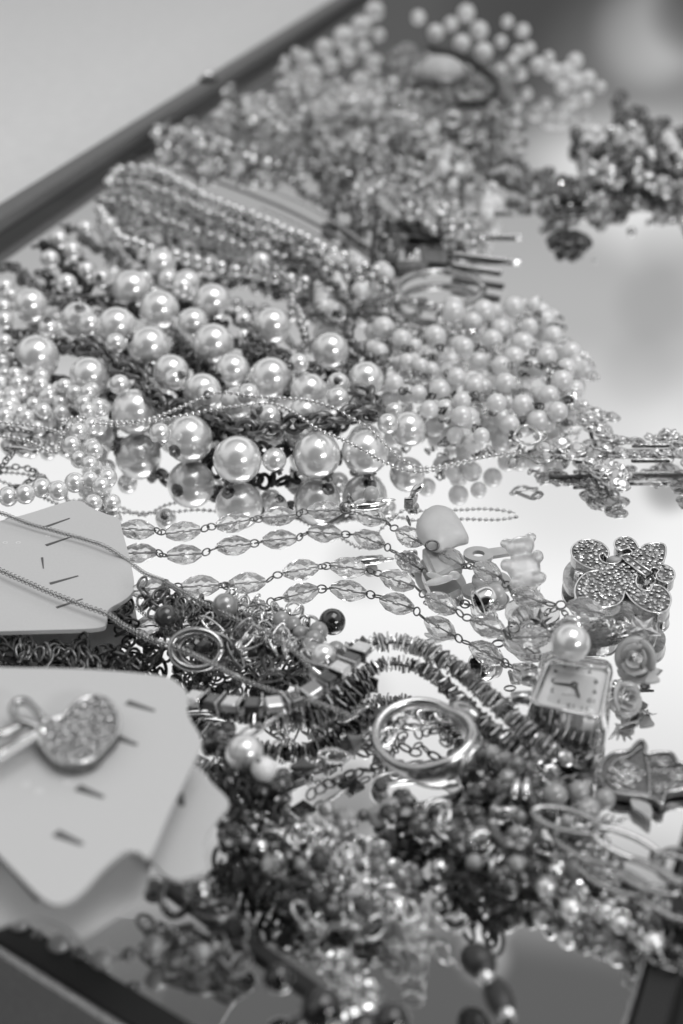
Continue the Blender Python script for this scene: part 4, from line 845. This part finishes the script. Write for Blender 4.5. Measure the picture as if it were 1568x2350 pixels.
tg('bead_necklace', 'clear crystal strand running right toward the tray edge', (1240,1940,1590,2120), DK(1.7, 'glass'), 13, h1=6, n=7, w=12)
tg('bead_necklace', 'dark faceted strand sweeping right below the long links', (1190,1950,1600,2150), DK(1.6), 25, h1=7, n=8, w=14)
tg('chain_necklace', 'bright silver cable chain sweeping right below the long links', (1170,1930,1600,2110), LK(1.7, 'silver'), 26, h1=9, n=8, w=12)
tg('bead_necklace', 'small pearl strand sweeping down to the lower right', (1210,2000,1600,2215), [B(1.8, 'pearl', 'ball', 'bead', .8), B(1.2, 'gunmetal', 'ball_lo', 'spacer', .4)], 27, h1=6, n=8, w=16)
tg('chain_necklace', 'gunmetal cable chain sweeping down to the lower right', (1200,1970,1600,2190), LK(1.7, 'gunmetal'), 28, h1=6, n=9, w=18)
tg('chain_necklace', 'silver chain of small links running right toward the tray edge', (1200,1990,1580,2200), LK(1.8, 'silver'), 14, h1=7, n=10, w=16)
tg('chain_necklace', 'fine gunmetal chain along the lower right edge of the heap', (1220,2030,1590,2230), LK(1.8, 'silver_dull'), 15, h1=6, n=9, w=14)
tg('bead_necklace', 'dark bead strand at the bottom left of the heap', (630,2050,870,2110), DK(1.7), 16, h1=10, n=13, w=40)
tg('chain_necklace', 'silver and dark link strand over the black divider', (690,2095,960,2160), LK(2.2, 'silver_dull'), 17, h1=9, n=13, w=34)
tg('chain_necklace', 'silver cable chain closing the lower middle of the heap', (800,2085,1040,2130), LK(1.9, 'silver'), 18, h1=8, n=11, w=30)
tg('bead_necklace', 'smoky crystal strand in the lower middle of the heap', (820,1960,970,2010), DK(2.0, 'glass_smoke'), 20, h1=9, n=9, w=32)
tg('chain_necklace', 'blackened chain between the crystals and the grey beads', (1020,1980,1130,2080), LK(2.2, 'blackened'), 21, h1=9, n=9, w=30)
tg('bead_necklace', 'small dark bead strand under the hand charm chain', (1190,1840,1330,1930), DK(1.8), 22, h1=8, n=9, w=26)
tg('bead_necklace', 'stone set strand glittering at the foot of the watch', (1150,1680,1330,1740), DK(1.8, 'stone'), 23, h1=9, n=11, w=26)
tg('bead_necklace', 'dark faceted strand behind the silver bent loops', (1080,1800,1190,1850), DK(2.0), 24, h1=9, n=9, w=32)
for i, (a, b, c, lab) in enumerate([((560,1850),(860,1990),16,'round silver balls scattered over the left of the front heap'), ((1000,1850),(1350,2000),18,'round pale balls scattered over the right of the front heap')]):
    root = thing('ball_charm_bracelet', lab, 'bracelet', P(*a)); rr = random.Random(50+i)
    for _ in range(c):
        p = P(rr.uniform(a[0], b[0]), rr.uniform(a[1], b[1]), rr.uniform(4, 7)); part('ball', 'ball', rr.choice(['silver', 'pearl_grey', 'silver_dull', 'bead_grey']), Matrix.Translation(p) @ S(rr.uniform(1.1, 1.8)), root)
# oval stone set buckle and bars in the heap
bk = thing('stone_buckle', 'dull oval buckle with small stones half sunk in the heap below the watch', 'buckle', P(1183, 1900))
pl = [P(1183+52*math.cos(2*math.pi*i/32), 1885+60*math.sin(2*math.pi*i/32), 6.5+1.5*math.sin(2*math.pi*i/32)) for i in range(33)]
tubes('buckle_frame', [pl], 1.0, 'gunmetal', bk, 8)
for i in range(32): part('stone', 'gem', 'glass_smoke' if i % 3 else 'stone', Matrix.Translation(pl[i]+Vector((0, 0, .8))) @ Matrix.Rotation(i*.7, 4, 'X') @ S(.8), bk)
tubes('buckle_bar', [[P(1135,1862,8), P(1190,1860,8)], [P(1192,1775,8), P(1180,1825,8)], [P(1212,1772,8), P(1206,1826,8)]], .8, 'silver', bk, 8)
# rectangular long links running out at the right
for i, (lab, pts) in enumerate([('upper row of long oval silver links running off the right edge', [(1240,1870,12),(1310,1885,12),(1380,1915,12),(1450,1945,11),(1520,1975,11),(1600,2010,11)]), ('middle row of long oval silver links running off the right edge', [(1290,1920,10),(1360,1950,10),(1430,1985,10),(1500,2020,10),(1600,2065,10)]), ('lower row of long oval silver links running off the right edge', [(1350,1990,8),(1420,2020,8),(1490,2050,8),(1600,2100,8)])]):
    strand('long_link_bracelet', lab, 'bracelet', pts, [('long_link', 'link_long', 'silver_dull', (6.2, 7.5, 6), 9.5, 12), ('joint', 'ring', 'gunmetal', (1.3, 1.3, 1.6), 1.6, 90)], 'rows of long oval links', seed=150+i)
hoop('fine dark wire hoop where the long links leave the picture', (1550,1985,9,0), 42, 36, .55, 'gunmetal')
# front: dark oval beads, loose strands on the black stripe
ob = thing('oval_bead_necklace', 'strand of large dark oval beads hanging at the bottom of the picture', 'necklace', P(1110, 2230))
for x, y, a, b, h, ang in [(1097,2206,40,44,7,-.9),(1146,2292,34,56,7,-1.3),(1170,2390,34,50,6,-1.4)]:
    p = P(x, y, h); part('oval_bead', 'sphere', 'bead_matt', Matrix.Translation(p) @ Matrix.Rotation(ang, 4, 'Z') @ S(pix(b, p)*1.1, pix(a, p), pix(a, p)), ob)
    part('spacer', 'facet', 'silver', Matrix.Translation(P(x+18, y+38, h+2)) @ S(1.3), ob)
ob2 = thing('oval_bead_necklace', 'strand of big black round beads in the lowest part of the picture', 'necklace', P(720, 2320))
for x, y, r, h in [(640,2245,36,6),(740,2315,50,8),(835,2365,40,7),(900,2345,44,7),(560,2130,26,6),(690,2370,40,6)]:
    p = P(x, y, h); part('oval_bead', 'sphere', 'bead_black', Matrix.Translation(p) @ S(pix(r, p)), ob2)
ob3 = thing('crystal_cluster', 'cluster of large clear faceted crystals above the black round beads', 'necklace', P(810, 2240)); rr = random.Random(9)
for _ in range(11):
    p = P(rr.uniform(765, 865), rr.uniform(2180, 2290), rr.uniform(2.5, 5)); part('crystal', 'facet', 'glass', Matrix.Translation(p) @ Matrix.Rotation(rr.uniform(0, 6), 4, 'Z') @ S(rr.uniform(1.5, 2.4)), ob3)
tang('bead_necklace', 'dim grey bead strand lying along the near rail under the cards', [(20,2110,3),(80,2140,3),(140,2165,3),(200,2190,4),(270,2200,4),(330,2180,4),(400,2170,4),(480,2200,3),(560,2210,3)], [B(2.1, 'bead_grey', 'ball', 'bead', 1.2), B(1.2, 'gunmetal', 'facet', 'spacer', .8)], 160, wig=2, cord=.25)
tang('bead_necklace', 'dim dark chain crossing the mirror strip near the rail', [(300,2110,3),(360,2140,3),(430,2130,4),(500,2160,4),(560,2190,4),(520,2230,3),(450,2200,3),(380,2190,3)], LK(2.4, 'gunmetal'), 161, wig=2, cat='chain necklace')
tang('bead_necklace', 'small pearls and links dim in front of the narrow card corner', [(340,2020,5),(370,2050,5),(400,2070,5),(440,2040,6),(480,2080,5),(500,2110,5)], [B(2.4, 'silver_dull', 'ball', 'bead', .8), ('link', 'ring', 'gunmetal', (3, 3, 3), 4, 20)], 162, wig=1)
# ------------------------------------------------------------------ far heap (blurred)
def fg(nm, label, a, pat, seed, n=13, w=40, h0=2.5, h1=16, **k): return tang(nm, label, scrib(*a, w, n, h0, 3+h1*.5, seed), pat, seed+300, wig=6, grp='blurred necklaces in the far heap', **k)
fg('bead_necklace', 'glassy bead strand along the far edge of the pale bangle', (390,285,820,370), DK(2.4, 'glass'), 31, n=18, w=22, h1=12)
fg('bead_necklace', 'silver and dark strand above the pale bangle', (400,315,860,415), DK(2.4, 'silver_dull'), 32, n=18, w=14, h1=12)
fg('bead_necklace', 'clear crystal strand at the middle of the far heap', (560,250,1000,400), DK(2.6, 'stone'), 33, n=16, w=45, h1=18)
fg('bead_necklace', 'clear glass strand at the left of the far heap', (520,220,900,330), DK(3.0, 'glass'), 34, n=15, w=40, h1=18)
fg('bead_necklace', 'mid grey strand under the crystals of the far heap', (480,290,960,385), DK(2.6, 'bead_grey'), 35, n=20, w=28, h1=10)
fg('bead_necklace', 'smoky strand just behind the black cord loop', (640,170,960,290), DK(3.0, 'stone'), 36, n=13, w=35, h1=20)
fg('bead_necklace', 'clear glass strand right of the middle of the far heap', (820,260,1120,400), DK(3.2, 'glass'), 37, n=14, w=50, h1=20)
fg('bead_necklace', 'silvery strand below the far clear beads', (860,400,1090,560), DK(2.2, 'silver_dull'), 38, n=15, w=60, h1=12)
fg('bead_necklace', 'silver crystal strand in front of the far heap', (820,430,1080,520), DK(2.2, 'stone'), 39, n=14, w=50, h1=13)
fg('bead_necklace', 'grey strand beside the letter-like gap in the far heap', (760,440,900,560), DK(2.4, 'gunmetal'), 40, n=10, w=30, h1=10)
fg('bead_necklace', 'pale bead strand ending at the lower right of the far heap', (980,300,1120,470), DK(3.2, 'bead_white'), 41, n=8, w=36, h1=14)
fg('bead_necklace', 'dim strand sloping down from the far heap over the mirror', (1100,340,1330,440), DK(2.8, 'gunmetal'), 42, n=11, w=26, h1=8)
fg('bead_necklace', 'dark glassy strand low at the left end of the far heap', (360,300,620,360), DK(2.4, 'silver'), 43, n=11, w=26, h1=9)
def beads(nm, label, lst, m, root=None, cat='necklace', shape='sphere'):
    root = thing(nm, label, cat, P(lst[0][0], lst[0][1]))
    for x, y, r, h in lst: r *= rnd.uniform(.55, .85); p = P(x, y, h); part('bead', shape, m, Matrix.Translation(p) @ S(pix(r, p)), root)
    return root
beads('pale_bead_necklace', 'string of big blurred white beads along the far right of the heap', [(960,40,26,18),(1000,75,24,20),(1035,55,24,20),(1070,30,24,18),(1060,100,26,22),(1100,70,26,22),(1110,120,26,20),(1150,95,22,18),(1165,50,24,16),(1200,70,26,14),(1190,120,26,16),(1175,140,24,16),(1215,110,24,14),(1235,150,26,14),(1270,165,26,14),(1300,160,24,12),(1320,185,24,12),(1350,180,22,12),(1378,200,24,12),(1345,225,22,10),(1290,200,24,10),(1150,160,22,14),(1320,140,22,12),(1260,130,20,14)][::1], 'pearl_cream')
beads('pale_bead_necklace', 'string of big blurred frosted beads at the top left of the heap', [(700,135,26,14),(745,110,28,16),(790,85,30,18),(830,60,32,18),(800,130,28,14),(760,150,26,12),(835,110,28,16),(860,25,26,18),(720,170,24,10),(870,80,24,16),(680,120,22,12),(640,290,26,10),(520,250,26,8),(500,270,22,8)], 'glass_frost')
cab = thing('cabochon_ring', 'large round pale stone in a dark setting inside the black cord loop', 'ring', P(1010, 170))
p = P(1012, 165, 20); part('stone_dome', 'sphere', 'shell', Matrix.Translation(p) @ S(13, 11, 9), cab); part('setting', 'ring_thick', 'gunmetal', Matrix.Translation(p-Vector((0, 0, 4))) @ S(12), cab)
cl_ = thing('cord_loop', 'black cord loop arching over the far heap', 'cord', P(1060, 170)); tubes('cord', [cr([P(985,110,24), P(1020,120,26), P(1060,130,26), P(1100,155,22), P(1135,185,18), P(1138,220,14), P(1110,238,12), P(1060,240,12), P(1030,255,12)], 8)], 2.2, 'cord_black', cl_, 8)
tubes('cord', [cr([P(868,470,8), P(862,520,10), P(856,560,8), P(852,620,6)], 8)], .8, 'cord_black', thing('cord_end', 'thin dark cord hanging down beside the rhinestone bars', 'cord', P(862, 560)), 6)
# glass lens things in far heap
beads('glass_beads', 'big clear glass beads piled before the cabochon stone', [(920,240,30,16),(1040,270,26,16),(1070,310,28,16),(1000,330,26,16),(960,290,26,18),(880,300,26,18),(1060,360,24,14),(900,190,26,16),(600,240,22,10),(650,200,24,12),(700,260,26,14)], 'glass', shape='sphere')
fg('bead_necklace', 'clear glass strand under the far pale beads, right of the cord loop', (940,190,1200,290), DK(3.6, 'glass'), 61, n=12, w=60, h1=18)
fg('bead_necklace', 'grey glass strand under the cabochon stone', (880,130,1180,180), DK(3.8, 'glass_smoke'), 62, n=11, w=50, h1=16)
# right far cluster
fg('bead_necklace', 'dark bracelet coils at the far right of the mirror', (1330,330,1600,400), DK(3.4), 51, n=12, w=38, h1=18)
fg('bead_necklace', 'pale stone strand on top of the far right coils', (1340,300,1600,340), DK(3.8, 'bead_white'), 52, n=9, w=34, h1=22)
fg('bead_necklace', 'clear crystal strand below the far right coils', (1340,380,1600,440), DK(2.8, 'stone'), 53, n=11, w=30, h1=12)
fg('bead_necklace', 'smoky strand linking the far right coils to the dark flower', (1180,400,1380,470), DK(2.8, 'glass_smoke'), 54, n=9, w=24, h1=12)
fg('bead_necklace', 'glossy dark strand hanging over the far right edge', (1420,250,1600,330), DK(3.6), 55, n=9, w=34, h1=24)
beads('bright_bead_row', 'few bright round beads glowing in the far right coils', [(1465,372,15,16),(1560,385,16,12),(1500,430,14,8),(1400,300,18,20),(1375,490,10,10),(1450,290,22,18)], 'silver')
fb = thing('flower_brooch', 'dark flower brooch with bright tips below the far right coils', 'brooch', P(1310, 500)); pc = P(1312, 478, 7)
for i in range(7):
    a = 2*math.pi*i/7; part('petal', 'sphere', 'bead_dark', Matrix.Translation(pc+Vector((6*math.cos(a), 6*math.sin(a), 0))) @ Matrix.Rotation(a, 4, 'Z') @ Matrix.Rotation(-.6, 4, 'Y') @ S(4.8, 3.6, 3.0), fb)
    part('stone', 'ball', 'silver', Matrix.Translation(pc+Vector((7.5*math.cos(a), 7.5*math.sin(a)+1, 2.6))) @ S(1.6), fb)
for i in range(5):
    a = 1.2566*i; part('petal', 'sphere', 'bead_dark', Matrix.Translation(pc+Vector((3.5*math.cos(a), 3.5*math.sin(a), 4.5))) @ Matrix.Rotation(a, 4, 'Z') @ Matrix.Rotation(-1.0, 4, 'Y') @ S(4.2, 3.2, 2.2), fb)
part('flower_centre', 'facet', 'gunmetal', Matrix.Translation(pc+Vector((0, 0, 2))) @ S(3.2), fb)
# ------------------------------------------------------------------ pale bangle and rhinestone bars
bg_ = thing('bangle', 'slim silver bangle curving over the bright mirror between the silver balls and the far heap', 'bangle', P(650, 480))
tubes('bangle_wire', [cr([P(x, y, 5) for x, y in [(400,392),(440,400),(488,414),(559,440),(662,483),(764,537),(846,588),(890,622)]], 8)], .8, 'gunmetal', bg_, 8)
tubes('bangle_wire', [cr([P(x, y, 5) for x, y in [(600,428),(647,447),(713,478),(790,524),(841,560),(880,590)]], 8)], .55, 'silver_dull', bg_, 8)
hoop('dark hoop ring lying flat behind the cream pearls', (1010,665,3,0), 98, 42, 1.5, 'silver_dull', cat='bangle', name='bangle')
for i, (x0, y0, x1, y1, lab) in enumerate([(1060,492,1180,490,'dark toothed bar, topmost of three behind the cream pearls'), (1080,545,1195,545,'bright crystal bar, middle of three behind the cream pearls'), (1040,585,1160,600,'silver toothed bar, third from the top behind the cream pearls'), (1040,610,1150,628,'low silver toothed bar nearest the cream pearls')]):
    a, b = P(x0, y0, 5), P(x1, y1, 5); root = thing('rhinestone_bar', lab, 'hair clip', ((a+b)/2).to_tuple()[:2]+(0,), 'stone set bars behind the cream pearls')
    part('bar_body', 'cube', ('gunmetal', 'silver', 'gunmetal', 'gunmetal')[i], frame((a+b)/2, b-a) @ S((b-a).length/2, 1.2, .9), root)
    for k in range(11): part('stone', 'gem', 'stone', Matrix.Translation(a.lerp(b, (k+.5)/11)+Vector((0, -.5, 1.1))) @ S(1.15), root)
tp = thing('letter_frame', 'dark openwork metal piece beside the rhinestone bars', 'charm', P(940, 570))
for q in ([(870,545),(915,550),(912,600),(880,600)], [(965,560),(1020,560),(1030,600),(970,600)], [(880,500),(1020,520),(1010,545),(890,535)][:4], [(905,598),(985,598),(980,612),(910,612)]):
    prism('frame_piece', [P(x, y, 2.4) for x, y in q], 1.2, 2.4, 'gunmetal', tp, .3)
